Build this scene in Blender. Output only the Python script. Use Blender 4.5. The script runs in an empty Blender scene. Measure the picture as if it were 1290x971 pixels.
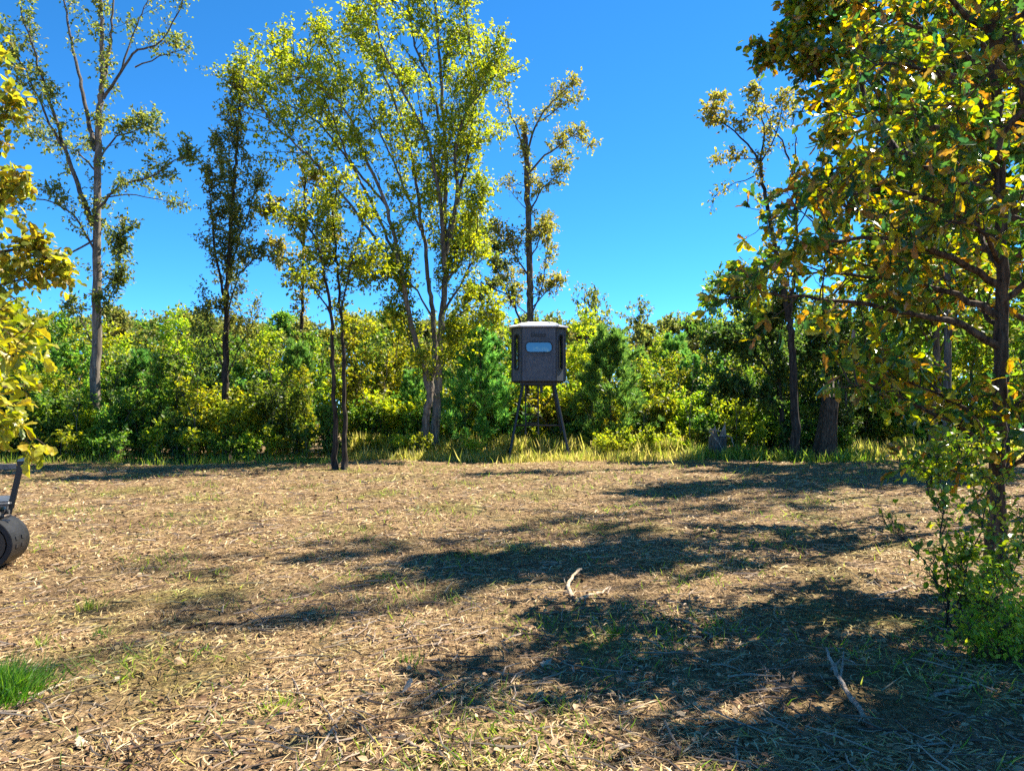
import bpy, bmesh, math, random
import numpy as np
from mathutils import Vector, Matrix

random.seed(7)
RNG = np.random.default_rng(7)
R = math.radians
scene = bpy.context.scene
COL = scene.collection

# ------------------------------------------------------------------ camera
FPX, CX, CY, HOR, EYE = 930.0, 645.0, 485.5, 520.0, 1.6      # photograph pixels (1290 x 971)
PITCH = math.atan((HOR - CY) / FPX)
cam_d = bpy.data.cameras.new("camera")
cam = bpy.data.objects.new("camera", cam_d)
COL.objects.link(cam)
cam_d.sensor_fit = 'HORIZONTAL'
cam_d.sensor_width = 36.0
cam_d.lens = FPX / 1290.0 * 36.0
cam_d.clip_start = 0.05
cam_d.clip_end = 3000
cam.location = (0, 0, EYE)
cam.rotation_euler = (R(90) + PITCH, 0, 0)
scene.camera = cam

# ------------------------------------------------------------------ sky, sun, exposure
SUN_AZ = R(56)          # clockwise from +Y (camera forward) towards +X
SUN_EL = R(52)
world = bpy.data.worlds.new("World")
scene.world = world
world.use_nodes = True
wn, wl = world.node_tree.nodes, world.node_tree.links
wn.clear()
sky = wn.new('ShaderNodeTexSky')
sky.sky_type = 'NISHITA'
sky.sun_disc = False
sky.sun_elevation = SUN_EL
sky.sun_rotation = SUN_AZ
sky.air_density = 0.5
sky.dust_density = 0.0
sky.ozone_density = 5.0
sky.altitude = 3000
hsv = wn.new('ShaderNodeHueSaturation')
hsv.inputs['Saturation'].default_value = 1.21
hsv.inputs['Hue'].default_value = 0.492
bg = wn.new('ShaderNodeBackground')
bg.inputs['Strength'].default_value = 0.125
wo = wn.new('ShaderNodeOutputWorld')
wl.new(sky.outputs[0], hsv.inputs['Color'])
wl.new(hsv.outputs[0], bg.inputs['Color'])
wl.new(bg.outputs[0], wo.inputs['Surface'])

sun_d = bpy.data.lights.new("sun", 'SUN')
sun_d.energy = 4.4
sun_d.angle = R(0.53)
sun_d.color = (1.0, 0.93, 0.80)
sun = bpy.data.objects.new("sun", sun_d)
COL.objects.link(sun)
S = Vector((math.sin(SUN_AZ) * math.cos(SUN_EL), math.cos(SUN_AZ) * math.cos(SUN_EL), math.sin(SUN_EL)))
sun.rotation_euler = S.to_track_quat('Z', 'Y').to_euler()
sun.location = S * 60

scene.view_settings.view_transform = 'Standard'
scene.view_settings.look = 'None'
scene.view_settings.exposure = 1.9
scene.view_settings.gamma = 1.0
scene.view_settings.use_curve_mapping = False
scene.cycles.max_bounces = 8
scene.cycles.transparent_max_bounces = 8
scene.cycles.use_denoising = False

# ------------------------------------------------------------------ helpers
def at(px, py, Y):
    """world point at depth Y that projects onto photograph pixel (px, py)"""
    a = (px - CX) / FPX
    b = (CY - py) / FPX
    dy = math.cos(PITCH) - b * math.sin(PITCH)
    dz = math.sin(PITCH) + b * math.cos(PITCH)
    t = Y / dy
    return np.array((a * t, Y, EYE + dz * t))

def on_ground(px, py, z=0.0):
    p = at(px, py, 1.0)
    k = (z - EYE) / (p[2] - EYE)
    return np.array((p[0] * k, k, z))

def ground_h(x, y):
    """gentle relief of the clearing, same function everywhere"""
    x = np.asarray(x, float); y = np.asarray(y, float)
    h = 0.035 * np.sin(x * 0.55 + 1.3) * np.sin(y * 0.42 + 0.4)
    h += 0.022 * np.sin(x * 1.3 - y * 0.9 + 2.0) + 0.016 * np.sin(x * 0.8 + y * 2.3 + x * 0.2)
    h += 0.010 * np.sin(x * 3.1 + y * 1.7) * np.sin(y * 3.7 - x * 1.1)
    far = np.clip((np.hypot(x, y) - 60) / 200, 0, 1)
    return h * (1 - far)

def gh(x, y):
    return float(ground_h(x, y))

def tag(o, label=None, cat=None, group=None, kind=None):
    if label: o['label'] = label
    if cat: o['category'] = cat
    if group: o['group'] = group
    if kind: o['kind'] = kind
    return o

def empty(name, loc=(0, 0, 0), rz=0.0):
    o = bpy.data.objects.new(name, None)
    COL.objects.link(o)
    o.location = loc
    o.rotation_euler = (0, 0, rz)
    o.empty_display_size = 0.2
    return o

def np_mesh(name, verts, faces_flat, counts, mats, mat_idx=None, smooth=False):
    me = bpy.data.meshes.new(name)
    nv, nl, nf = len(verts), len(faces_flat), len(counts)
    me.vertices.add(nv); me.loops.add(nl); me.polygons.add(nf)
    me.vertices.foreach_set('co', np.ascontiguousarray(verts, dtype=np.float32).ravel())
    me.loops.foreach_set('vertex_index', np.ascontiguousarray(faces_flat, dtype=np.int32))
    starts = np.zeros(nf, np.int32)
    starts[1:] = np.cumsum(counts)[:-1]
    me.polygons.foreach_set('loop_start', starts)
    me.polygons.foreach_set('loop_total', np.ascontiguousarray(counts, dtype=np.int32))
    for m in mats: me.materials.append(m)
    if mat_idx is not None: me.polygons.foreach_set('material_index', np.ascontiguousarray(mat_idx, dtype=np.int32))
    me.polygons.foreach_set('use_smooth', np.full(nf, smooth))
    me.update(calc_edges=True)
    return me

def link(name, me, parent=None):
    o = bpy.data.objects.new(name, me)
    COL.objects.link(o)
    if parent is not None: o.parent = parent
    return o

class Geo:
    """collects triangles/quads as numpy chunks, one material slot per chunk"""
    def __init__(self):
        self.v, self.f, self.c, self.m, self.n = [], [], [], [], 0
    def add(self, verts, faces, slot=0):
        """faces: (F, k) int array"""
        verts = np.asarray(verts, float).reshape(-1, 3)
        faces = np.asarray(faces, np.int64)
        self.v.append(verts); self.f.append((faces + self.n).ravel())
        self.c.append(np.full(len(faces), faces.shape[1], np.int32))
        self.m.append(np.full(len(faces), slot, np.int32))
        self.n += len(verts)
    def tube(self, pts, rad, sides=6, slot=0, cap=True):
        pts = np.asarray(pts, float); rad = np.asarray(rad, float); n = len(pts)
        tan = np.gradient(pts, axis=0)
        tan /= np.linalg.norm(tan, axis=1)[:, None] + 1e-9
        ref = np.array((0.0, 1.0, 0.03)) if abs(tan[:, 2]).mean() > 0.5 else np.array((0.03, 0.0, 1.0))
        u = np.cross(tan, ref); u /= np.linalg.norm(u, axis=1)[:, None] + 1e-9
        w = np.cross(tan, u)
        a = np.linspace(0, 2 * math.pi, sides, endpoint=False)
        ring = (pts[:, None, :] + rad[:, None, None] * (np.cos(a)[None, :, None] * u[:, None, :] + np.sin(a)[None, :, None] * w[:, None, :]))
        i = np.arange(n - 1)[:, None] * sides; j = np.arange(sides)[None, :]; k = (j + 1) % sides
        q = np.stack([i + j, i + sides + j, i + sides + k, i + k], -1).reshape(-1, 4)
        self.add(ring.reshape(-1, 3), q, slot)
        if cap:
            self.f.append(np.arange(sides)[::-1] + self.n - n * sides); self.c.append(np.array([sides])); self.m.append(np.array([slot]))
            self.f.append(np.arange(sides) + self.n - sides); self.c.append(np.array([sides])); self.m.append(np.array([slot]))
    def box(self, c, s, rz=0.0, slot=0):
        c = np.asarray(c, float); h = np.asarray(s, float) / 2
        v = np.array([(x, y, z) for x in (-1, 1) for y in (-1, 1) for z in (-1, 1)], float) * h
        ca, sa = math.cos(rz), math.sin(rz)
        v = np.stack([v[:, 0] * ca - v[:, 1] * sa, v[:, 0] * sa + v[:, 1] * ca, v[:, 2]], 1) + c
        self.add(v, [(0, 1, 3, 2), (4, 6, 7, 5), (0, 4, 5, 1), (2, 3, 7, 6), (0, 2, 6, 4), (1, 5, 7, 3)], slot)
    def mesh(self, name, mats, smooth=False):
        return np_mesh(name, np.concatenate(self.v), np.concatenate(self.f), np.concatenate(self.c), mats, np.concatenate(self.m), smooth)
    def build(self, name, mats, parent=None, smooth=False):
        if not isinstance(mats, (list, tuple)): mats = [mats]
        return link(name, self.mesh(name, mats, smooth), parent)

# leaf templates: columns along, across, lift ; unit length
def leaf_template(kind):
    if kind == 'simple':
        v = [(0, 0, 0), (0.5, 0.30, 0.10), (1, 0, -0.06), (0.5, -0.30, 0.10)]
        f = [(0, 3, 2), (0, 2, 1)]
    elif kind == 'broad':
        v = [(0, 0, 0), (0.30, 0.30, 0.09), (0.70, 0.26, 0.06), (1, 0, -0.10), (0.70, -0.26, 0.06), (0.30, -0.30, 0.09), (0.5, 0, 0)]
        f = [(0, 6, 1), (1, 6, 2), (2, 6, 3), (3, 6, 4), (4, 6, 5), (5, 6, 0)]
    elif kind == 'needle':
        v = [(0, 0.03, 0), (0, -0.03, 0), (0.6, 0.024, 0.05), (1, 0, -0.03)]
        f = [(0, 1, 2), (1, 3, 2)]
    elif kind == 'fine':
        v = [(0, .011, 0), (0, -.011, 0), (.5, .010, .06), (.5, -.010, .06), (1, 0, -.16)]
        f = [(0, 1, 3), (0, 3, 2), (2, 3, 4)]
    elif kind == 'blade':
        v = [(0, .035, 0), (0, -.035, 0), (.45, .032, .05), (.45, -.032, .05), (1, 0, -.08)]
        f = [(0, 1, 3), (0, 3, 2), (2, 3, 4)]
    elif kind == 'oak':      # lobed oak leaf, folded along the midrib, tip bent down
        half = [(0.0, 0.012), (0.14, 0.06), (0.28, 0.15), (0.40, 0.115), (0.55, 0.225), (0.68, 0.155), (0.82, 0.215), (0.93, 0.12), (1.0, 0.0)]
        mid = [(0.0, 0), (0.28, 0), (0.52, 0), (0.78, 0), (1.0, 0)]
        v, f = [], []
        bend = lambda t: -0.22 * t * t + 0.05 * t
        for t, _ in mid: v.append((t, 0, bend(t)))
        for s in (1, -1):
            b = len(v)
            for t, w in half[:-1]: v.append((t, s * w, bend(t) + 0.28 * w))
            seq = [(0, b, b + 1), (0, b + 1, 1), (1, b + 1, b + 2), (1, b + 2, b + 3), (1, b + 3, 2), (2, b + 3, b + 4), (2, b + 4, b + 5), (2, b + 5, 3), (3, b + 5, b + 6), (3, b + 6, b + 7), (3, b + 7, 4)]
            f += [t if s > 0 else t[::-1] for t in seq]
    return np.array(v, float), np.array(f, np.int64)
TEMPL = {k: leaf_template(k) for k in ('simple', 'broad', 'needle', 'fine', 'blade', 'oak')}

def unit(a):
    return a / (np.linalg.norm(a, axis=-1, keepdims=True) + 1e-9)

def leaves_geo(geo, pos, direc, size, kind, rng, slot=0, normal=None, wild=0.55):
    """place one leaf of a template at every point"""
    tv, tf = TEMPL[kind]
    n = len(pos)
    if n == 0: return
    d = unit(direc)
    if normal is None:
        normal = np.array((0, 0, 1.0)) + rng.normal(0, wild, (n, 3))
    s = unit(np.cross(normal, d)); nn = np.cross(d, s)
    L = np.asarray(size).reshape(n, 1, 1) if np.ndim(size) else np.full((n, 1, 1), size)
    fold = rng.uniform(0.2, 1.8, (n, 1, 1)) if kind != 'needle' else 1.0
    v = pos[:, None, :] + L * (tv[None, :, 0:1] * d[:, None, :] + tv[None, :, 1:2] * s[:, None, :] + fold * tv[None, :, 2:3] * nn[:, None, :])
    f = tf[None] + (np.arange(n) * len(tv))[:, None, None]
    geo.add(v.reshape(-1, 3), f.reshape(-1, tf.shape[1]), slot)

# ------------------------------------------------------------------ materials
def new_mat(name):
    m = bpy.data.materials.new(name)
    m.use_nodes = True
    nt = m.node_tree
    nt.nodes.clear()
    out = nt.nodes.new('ShaderNodeOutputMaterial')
    return m, nt, out

def ramp_node(nt, cols, interp='LINEAR', pos=None):
    r = nt.nodes.new('ShaderNodeValToRGB')
    e = r.color_ramp.elements
    n = len(cols)
    while len(e) < n: e.new(0.5)
    for i, c in enumerate(cols):
        e[i].position = (pos[i] if pos else i / max(n - 1, 1))
        e[i].color = (*c, 1)
    r.color_ramp.interpolation = interp
    return r

def leaf_mat(name, cols, trans=0.42, rough=0.45, vary=0.5, glow=1.7, spec=0.5, mottle=0.0):
    """leaf colour differs from leaf to leaf (random per island) and a little from plant to plant; light passes through the blade"""
    m, nt, out = new_mat(name)
    N, L = nt.nodes, nt.links
    geo = N.new('ShaderNodeNewGeometry')
    oi = N.new('ShaderNodeObjectInfo')
    rp = ramp_node(nt, cols)
    L.new(geo.outputs['Random Per Island'], rp.inputs[0])
    h = N.new('ShaderNodeHueSaturation')
    mr = N.new('ShaderNodeMapRange'); mr.inputs[3].default_value = 1 - 0.3 * vary; mr.inputs[4].default_value = 1 + 0.3 * vary
    L.new(oi.outputs['Random'], mr.inputs[0]); L.new(mr.outputs[0], h.inputs['Value'])
    mr2 = N.new('ShaderNodeMapRange'); mr2.inputs[3].default_value = 0.5 - 0.025 * vary; mr2.inputs[4].default_value = 0.5 + 0.02 * vary
    L.new(oi.outputs['Random'], mr2.inputs[0]); L.new(mr2.outputs[0], h.inputs['Hue'])
    src = rp.outputs[0]
    if mottle:
        tc = N.new('ShaderNodeTexCoord'); nz = N.new('ShaderNodeTexNoise'); nz.inputs['Scale'].default_value = mottle; nz.inputs['Detail'].default_value = 3
        L.new(tc.outputs['Object'], nz.inputs['Vector'])
        r2 = ramp_node(nt, [(.50, .42, .34), (1, 1, 1), (1.12, 1.12, 1.0)], pos=[.30, .46, .70]); L.new(nz.outputs['Fac'], r2.inputs[0])
        mm = N.new('ShaderNodeMixRGB'); mm.blend_type = 'MULTIPLY'; mm.inputs[0].default_value = 1; L.new(src, mm.inputs[1]); L.new(r2.outputs[0], mm.inputs[2]); src = mm.outputs[0]
    L.new(src, h.inputs['Color'])
    p = N.new('ShaderNodeBsdfPrincipled'); p.inputs['Roughness'].default_value = rough
    p.inputs['Specular IOR Level'].default_value = spec
    L.new(h.outputs[0], p.inputs['Base Color'])
    h2 = N.new('ShaderNodeHueSaturation'); h2.inputs['Saturation'].default_value = 1.08; h2.inputs['Value'].default_value = glow; h2.inputs['Hue'].default_value = 0.505
    L.new(h.outputs[0], h2.inputs['Color'])
    t = N.new('ShaderNodeBsdfTranslucent'); L.new(h2.outputs[0], t.inputs['Color'])
    mx = N.new('ShaderNodeMixShader'); mx.inputs[0].default_value = trans
    L.new(p.outputs[0], mx.inputs[1]); L.new(t.outputs[0], mx.inputs[2])
    L.new(mx.outputs[0], out.inputs['Surface'])
    return m

def bark_mat(name, c0, c1, scale=6.0, patch=None):
    m, nt, out = new_mat(name)
    N, L = nt.nodes, nt.links
    tc = N.new('ShaderNodeTexCoord')
    mp = N.new('ShaderNodeMapping'); mp.inputs['Scale'].default_value = (scale * 3, scale * 3, scale * 0.5)
    L.new(tc.outputs['Object'], mp.inputs['Vector'])
    nz = N.new('ShaderNodeTexNoise'); nz.inputs['Scale'].default_value = 1.0; nz.inputs['Detail'].default_value = 6
    L.new(mp.outputs[0], nz.inputs['Vector'])
    rp = ramp_node(nt, [c0, c1], pos=[0.35, 0.68])
    L.new(nz.outputs['Fac'], rp.inputs[0])
    p = N.new('ShaderNodeBsdfPrincipled'); p.inputs['Roughness'].default_value = 0.9; p.inputs['Specular IOR Level'].default_value = 0.125
    src = rp.outputs[0]
    if patch:
        n2 = N.new('ShaderNodeTexNoise'); n2.inputs['Scale'].default_value = 2.2; n2.inputs['Detail'].default_value = 3
        L.new(tc.outputs['Object'], n2.inputs['Vector'])
        r2 = ramp_node(nt, [(0, 0, 0), (1, 1, 1)], pos=[0.5, 0.58]); L.new(n2.outputs['Fac'], r2.inputs[0])
        mx = N.new('ShaderNodeMixRGB'); mx.inputs[2].default_value = (*patch, 1)
        L.new(r2.outputs[0], mx.inputs[0]); L.new(src, mx.inputs[1]); src = mx.outputs[0]
    L.new(src, p.inputs['Base Color'])
    b = N.new('ShaderNodeBump'); b.inputs['Strength'].default_value = 0.8; b.inputs['Distance'].default_value = 0.03
    L.new(nz.outputs['Fac'], b.inputs['Height']); L.new(b.outputs[0], p.inputs['Normal'])
    L.new(p.outputs[0], out.inputs['Surface'])
    return m

def plain_mat(name, col, rough=0.5, metal=0.0, spec=0.5, noise=0.12, nscale=12.0, bump=0.0):
    m, nt, out = new_mat(name)
    N, L = nt.nodes, nt.links
    tc = N.new('ShaderNodeTexCoord')
    nz = N.new('ShaderNodeTexNoise'); nz.inputs['Scale'].default_value = nscale; nz.inputs['Detail'].default_value = 5
    L.new(tc.outputs['Object'], nz.inputs['Vector'])
    lo = tuple(max(0, c * (1 - noise)) for c in col); hi = tuple(min(1, c * (1 + noise)) for c in col)
    rp = ramp_node(nt, [lo, hi], pos=[0.3, 0.7]); L.new(nz.outputs['Fac'], rp.inputs[0])
    p = N.new('ShaderNodeBsdfPrincipled')
    p.inputs['Roughness'].default_value = rough; p.inputs['Metallic'].default_value = metal; p.inputs['Specular IOR Level'].default_value = spec
    L.new(rp.outputs[0], p.inputs['Base Color'])
    if bump:
        b = N.new('ShaderNodeBump'); b.inputs['Strength'].default_value = bump; b.inputs['Distance'].default_value = 0.01
        L.new(nz.outputs['Fac'], b.inputs['Height']); L.new(b.outputs[0], p.inputs['Normal'])
    L.new(p.outputs[0], out.inputs['Surface'])
    return m

def island_mat(name, cols, rough=0.8, trans=0.0, spec=0.2):
    """dry pieces: colour differs from piece to piece"""
    m, nt, out = new_mat(name)
    N, L = nt.nodes, nt.links
    geo = N.new('ShaderNodeNewGeometry')
    rp = ramp_node(nt, cols); L.new(geo.outputs['Random Per Island'], rp.inputs[0])
    p = N.new('ShaderNodeBsdfPrincipled'); p.inputs['Roughness'].default_value = rough; p.inputs['Specular IOR Level'].default_value = spec
    tc = N.new('ShaderNodeTexCoord'); src = rp.outputs[0]
    for sc_, lo, hi, col, amt in ((.8, .53, .66, (.42, .35, .30), .8), (.55, .53, .66, (.66, .88, .34), .75), (2.6, .53, .63, (.58, .48, .42), .55)):
        nz = N.new('ShaderNodeTexNoise'); nz.inputs['Scale'].default_value = sc_; nz.inputs['Detail'].default_value = 4; L.new(tc.outputs['Object'], nz.inputs['Vector'])
        rr = ramp_node(nt, [(0, 0, 0), (amt, amt, amt)], pos=[lo, hi]); L.new(nz.outputs['Fac'], rr.inputs[0])
        mm = N.new('ShaderNodeMixRGB'); mm.blend_type = 'MULTIPLY'; mm.inputs[2].default_value = (*col, 1)
        L.new(rr.outputs[0], mm.inputs[0]); L.new(src, mm.inputs[1]); src = mm.outputs[0]
    L.new(src, p.inputs['Base Color'])
    if trans:
        t = N.new('ShaderNodeBsdfTranslucent'); L.new(rp.outputs[0], t.inputs['Color'])
        mx = N.new('ShaderNodeMixShader'); mx.inputs[0].default_value = trans
        L.new(p.outputs[0], mx.inputs[1]); L.new(t.outputs[0], mx.inputs[2]); L.new(mx.outputs[0], out.inputs['Surface'])
    else:
        L.new(p.outputs[0], out.inputs['Surface'])
    return m

M = {}
M['oak_leaf'] = leaf_mat('oak_leaf', [(.025, .075, .024), (.04, .10, .026), (.06, .13, .022), (.10, .18, .022), (.17, .23, .022), (.27, .29, .022), (.38, .33, .022), (.38, .24, .025), (.30, .13, .03), (.09, .15, .024)], 0.50, 0.26, 0, 1.8, .55, 28.0)
M['gold_leaf'] = leaf_mat('gold_leaf', [(.14, .19, .02), (.26, .29, .025), (.40, .38, .03), (.50, .43, .05), (.38, .25, .03)], 0.46, 0.36, 0, 1.35, 0.5, 28.0)
M['bronze_leaf'] = leaf_mat('bronze_leaf', [(.09, .12, .02), (.17, .19, .025), (.30, .26, .03), (.33, .20, .03)], 0.55, 0.4, 0, 2.05)
M['yellow_leaf'] = leaf_mat('yellow_leaf', [(.09, .135, .02), (.16, .20, .022), (.26, .27, .024), (.37, .34, .028)], 0.58, 0.5, 0.3, 1.95)
M['olive_leaf'] = leaf_mat('olive_leaf', [(.06, .09, .024), (.11, .14, .028), (.18, .19, .035), (.24, .22, .045)], 0.55, 0.5, 0.3, 1.95)
M['rust_leaf'] = leaf_mat('rust_leaf', [(.10, .12, .025), (.18, .18, .03), (.26, .22, .04), (.28, .19, .045)], 0.55, 0.5, 0.3, 1.95)
M['green_leaf'] = leaf_mat('green_leaf', [(.05, .11, .02), (.09, .165, .025), (.14, .21, .028), (.21, .25, .03)], 0.55, 0.45, 1, 2.05)
M['lime_leaf'] = leaf_mat('lime_leaf', [(.11, .17, .022), (.19, .245, .025), (.28, .31, .03), (.36, .35, .035)], 0.58, 0.45, 1, 1.95)
M['amber_leaf'] = leaf_mat('amber_leaf', [(.12, .17, .02), (.21, .245, .025), (.31, .31, .03), (.38, .32, .03)], 0.58, 0.5, 1, 1.95)
M['deep_leaf'] = leaf_mat('deep_leaf', [(.03, .07, .018), (.055, .105, .022), (.085, .135, .024), (.12, .155, .028)], 0.52, 0.45, 1, 2.05)
M['far_leaf'] = leaf_mat('far_leaf', [(.09, .12, .03), (.15, .165, .035), (.21, .20, .045), (.26, .22, .05)], 0.48, 0.6, 1, 1.85)
M['needle'] = leaf_mat('pine_needle', [(.05, .13, .035), (.09, .20, .045), (.15, .27, .05), (.22, .32, .06)], 0.48, 0.4, .6, 2.1)
M['grass_blade'] = leaf_mat('grass_blade', [(.15, .19, .03), (.27, .28, .05), (.40, .35, .09), (.48, .38, .15), (.24, .27, .03)], 0.55, 0.6, 0, 1.75)
M['green_blade'] = leaf_mat('green_blade', [(.09, .17, .02), (.15, .24, .025), (.24, .29, .04), (.34, .33, .08)], 0.52, 0.5, 0, 1.75)
M['bark_grey'] = bark_mat('bark_grey', (.05, .042, .034), (.17, .145, .12))
M['bark_pale'] = bark_mat('bark_pale', (.08, .066, .052), (.27, .225, .175), 4, (.12, .098, .075))
M['bark_dark'] = bark_mat('bark_dark', (.018, .014, .011), (.07, .055, .042))
M['bark_brown'] = bark_mat('bark_brown', (.03, .02, .014), (.13, .085, .055), 9)
M['twig'] = plain_mat('twig_bark', (.07, .05, .036), 0.9, spec=.1)
M['dead_wood'] = bark_mat('dead_wood', (.16, .12, .09), (.42, .34, .26), 10)

# ------------------------------------------------------------------ ground
def graded(lo, hi, fine_lo, fine_hi, step, growth):
    a = list(np.arange(fine_lo, fine_hi + step * .5, step))
    s, x = step, a[-1]
    while x < hi: s *= growth; x += s; a.append(x)
    s, x = step, a[0]; b = []
    while x > lo: s *= growth; x -= s; b.append(x)
    return np.array(b[::-1] + a)

gx = graded(-900, 900, -6, 6, 0.06, 1.06)
gy = graded(-300, 1500, 2.4, 9, 0.06, 1.05)
X, Yg = np.meshgrid(gx, gy)
Z = ground_h(X, Yg)
near = np.clip((16 - np.hypot(X, Yg)) / 10, 0, 1)
rough = RNG.normal(0, 1, X.shape)
rough = (rough + np.roll(rough, 1, 0) + np.roll(rough, 1, 1) + np.roll(np.roll(rough, 1, 0), 1, 1)) / 2
Z = Z + near * 0.009 * rough
nx, ny = len(gx), len(gy)
ii = (np.arange(ny - 1)[:, None] * nx + np.arange(nx - 1)[None, :])
gf = np.stack([ii, ii + 1, ii + nx + 1, ii + nx], -1).reshape(-1, 4)

def ground_mat():
    m, nt, out = new_mat('cut_stubble_earth')
    N, L = nt.nodes, nt.links
    tc = N.new('ShaderNodeTexCoord')
    def noise(scale, detail, stretch=None, rot=0):
        v = tc.outputs['Object']
        if stretch:
            mp = N.new('ShaderNodeMapping'); mp.inputs['Scale'].default_value = stretch; mp.inputs['Rotation'].default_value = (0, 0, rot)
            L.new(v, mp.inputs['Vector']); v = mp.outputs[0]
        n = N.new('ShaderNodeTexNoise'); n.inputs['Scale'].default_value = scale; n.inputs['Detail'].default_value = detail; n.inputs['Roughness'].default_value = 0.62
        L.new(v, n.inputs['Vector']); return n.outputs['Fac']
    def mix(fac, a, b, mode='MIX'):
        x = N.new('ShaderNodeMixRGB'); x.blend_type = mode
        L.new(fac, x.inputs[0])
        for s, i in ((a, 1), (b, 2)):
            if isinstance(s, tuple): x.inputs[i].default_value = (*s, 1)
            else: L.new(s, x.inputs[i])
        return x.outputs[0]
    def ramp(fac, cols, pos):
        r = ramp_node(nt, cols, pos=pos); L.new(fac, r.inputs[0]); return r.outputs[0]
    fib1 = noise(9, 5, (1.0, 5.0, 1), 0.5); fib2 = noise(9, 5, (5.0, 1.0, 1), 0.9); fib3 = noise(26, 4)
    straw = ramp(fib1, [(.07, .043, .025), (.28, .18, .09), (.53, .355, .18)], [.36, .5, .66])
    straw2 = ramp(fib2, [(.08, .052, .03), (.32, .21, .105), (.56, .39, .205)], [.36, .5, .66])
    base = mix(fib3, straw, straw2)
    big = noise(0.55, 4)
    base = mix(ramp(big, [(0, 0, 0), (.55, .55, .55)], [.52, .68]), base, (.12, .125, .03))
    big2 = noise(0.9, 5, (1, 2.2, 1))
    base = mix(ramp(big2, [(0, 0, 0), (.7, .7, .7)], [.54, .70]), base, (.085, .055, .035))
    p = N.new('ShaderNodeBsdfPrincipled'); p.inputs['Roughness'].default_value = 0.95; p.inputs['Specular IOR Level'].default_value = 0.1
    L.new(base, p.inputs['Base Color'])
    hsum = N.new('ShaderNodeMath'); hsum.operation = 'ADD'; L.new(fib1, hsum.inputs[0]); L.new(fib2, hsum.inputs[1])
    b = N.new('ShaderNodeBump'); b.inputs['Strength'].default_value = 1.0; b.inputs['Distance'].default_value = 0.08
    L.new(hsum.outputs[0], b.inputs['Height']); L.new(b.outputs[0], p.inputs['Normal'])
    L.new(p.outputs[0], out.inputs['Surface'])
    return m
M['ground'] = ground_mat()
g_me = np_mesh('ground', np.stack([X, Yg, Z], -1).reshape(-1, 3), gf.ravel(), np.full(len(gf), 4), [M['ground']], None, True)
tag(link('ground', g_me), 'dry brown clearing floor covered with cut stubble', kind='structure')

# ------------------------------------------------------------------ litter on the ground
def wedge_points(n, y0, y1, power, rng, margin=1.0):
    """points in the part of the clearing ahead of the camera, thinning with distance"""
    u = rng.uniform(0, 1, n)
    k = 2 - power
    y = (y0 ** k + u * (y1 ** k - y0 ** k)) ** (1 / k)
    x = rng.uniform(-1, 1, n) * (y * 0.72 + margin)
    return x, y

def straw_pieces(n, y0, y1, power, len_rng, wid_rng, lift, rng, curl=1.0):
    x, y = wedge_points(n, y0, y1, power, rng)
    bare = np.sin(x * 2.1 + y * .7 + 1) * np.sin(y * 1.5 - x * .6) + .6 * np.sin(x * 5.3 + 2 * np.sin(y * 2)) * np.sin(y * 4.7)
    ok = rng.uniform(0, 1, n) < np.clip(.78 + .5 * bare, .22, 1)
    x, y = x[ok], y[ok]; n = len(x)
    grow = 1 + np.clip((y - 6) / 14, 0, 1) * 0.8
    ln = np.exp(rng.uniform(math.log(len_rng[0]), math.log(len_rng[1]), n)) * grow
    wd = rng.uniform(*wid_rng, n) * grow
    a = rng.uniform(0, 2 * math.pi, n)
    bend = rng.normal(0, 0.6, n) * curl
    tilt = np.abs(rng.normal(0, 0.22, n)) * lift
    z = ground_h(x, y) + 0.004 + np.abs(rng.normal(0, 0.012, n)) * (0.4 + lift)
    segs = 4
    t = np.linspace(0, 1, segs)
    ang = a[:, None] + bend[:, None] * (t[None] - 0.5)
    step = ln[:, None] / (segs - 1)
    dx, dy = np.cos(ang) * step, np.sin(ang) * step
    px = x[:, None] + np.cumsum(dx, 1) - dx[:, :1]
    py = y[:, None] + np.cumsum(dy, 1) - dy[:, :1]
    arch = np.sin(t * math.pi)[None] * rng.uniform(0, 0.25, n)[:, None] * ln[:, None] * lift
    pz = z[:, None] + t[None] * ln[:, None] * tilt[:, None] + arch
    w = wd[:, None] * np.array([0.6, 1, 0.85, 0.15])[None] * 0.5
    roll = rng.normal(0, 0.6, n)[:, None]
    ox, oy, oz = -np.sin(ang) * w * np.cos(roll), np.cos(ang) * w * np.cos(roll), np.abs(np.sin(roll)) * w
    A = np.stack([px + ox, py + oy, pz + oz], -1); B = np.stack([px - ox, py - oy, pz], -1)
    V = np.stack([A, B], 2).reshape(n, segs * 2, 3)
    fq = np.array([(2 * i, 2 * i + 1, 2 * i + 3, 2 * i + 2) for i in range(segs - 1)])
    F = fq[None] + (np.arange(n) * segs * 2)[:, None, None]
    return V.reshape(-1, 3), F.reshape(-1, 4)

M['straw'] = island_mat('straw', [(.13, .075, .04), (.31, .19, .09), (.49, .325, .155), (.58, .41, .215), (.68, .52, .31), (.39, .24, .11), (.46, .36, .12), (.20, .115, .06)], 0.75, 0.15)
M['chip'] = island_mat('dead_leaf', [(.12, .07, .04), (.24, .14, .07), (.36, .23, .12), (.50, .35, .20), (.20, .11, .055), (.15, .09, .05)], 0.7, 0.12)
M['stem'] = island_mat('stem', [(.07, .048, .034), (.17, .12, .085), (.34, .26, .19), (.22, .17, .12)], 0.85)
g = Geo()
v, f = straw_pieces(66000, 2.3, 9.5, 1.5, (.025, .14), (.0035, .0105), .42, RNG); g.add(v, f)
v, f = straw_pieces(46000, 7.5, 25.5, 1.45, (.045, .16), (.007, .018), .45, RNG); g.add(v, f)
tag(g.build('straw_litter', M['straw']), 'tan cut straw and stubble strewn over the clearing', kind='stuff')
g = Geo()
n = 16000
x, y = wedge_points(n, 2.3, 24, 1.5, RNG)
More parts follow.
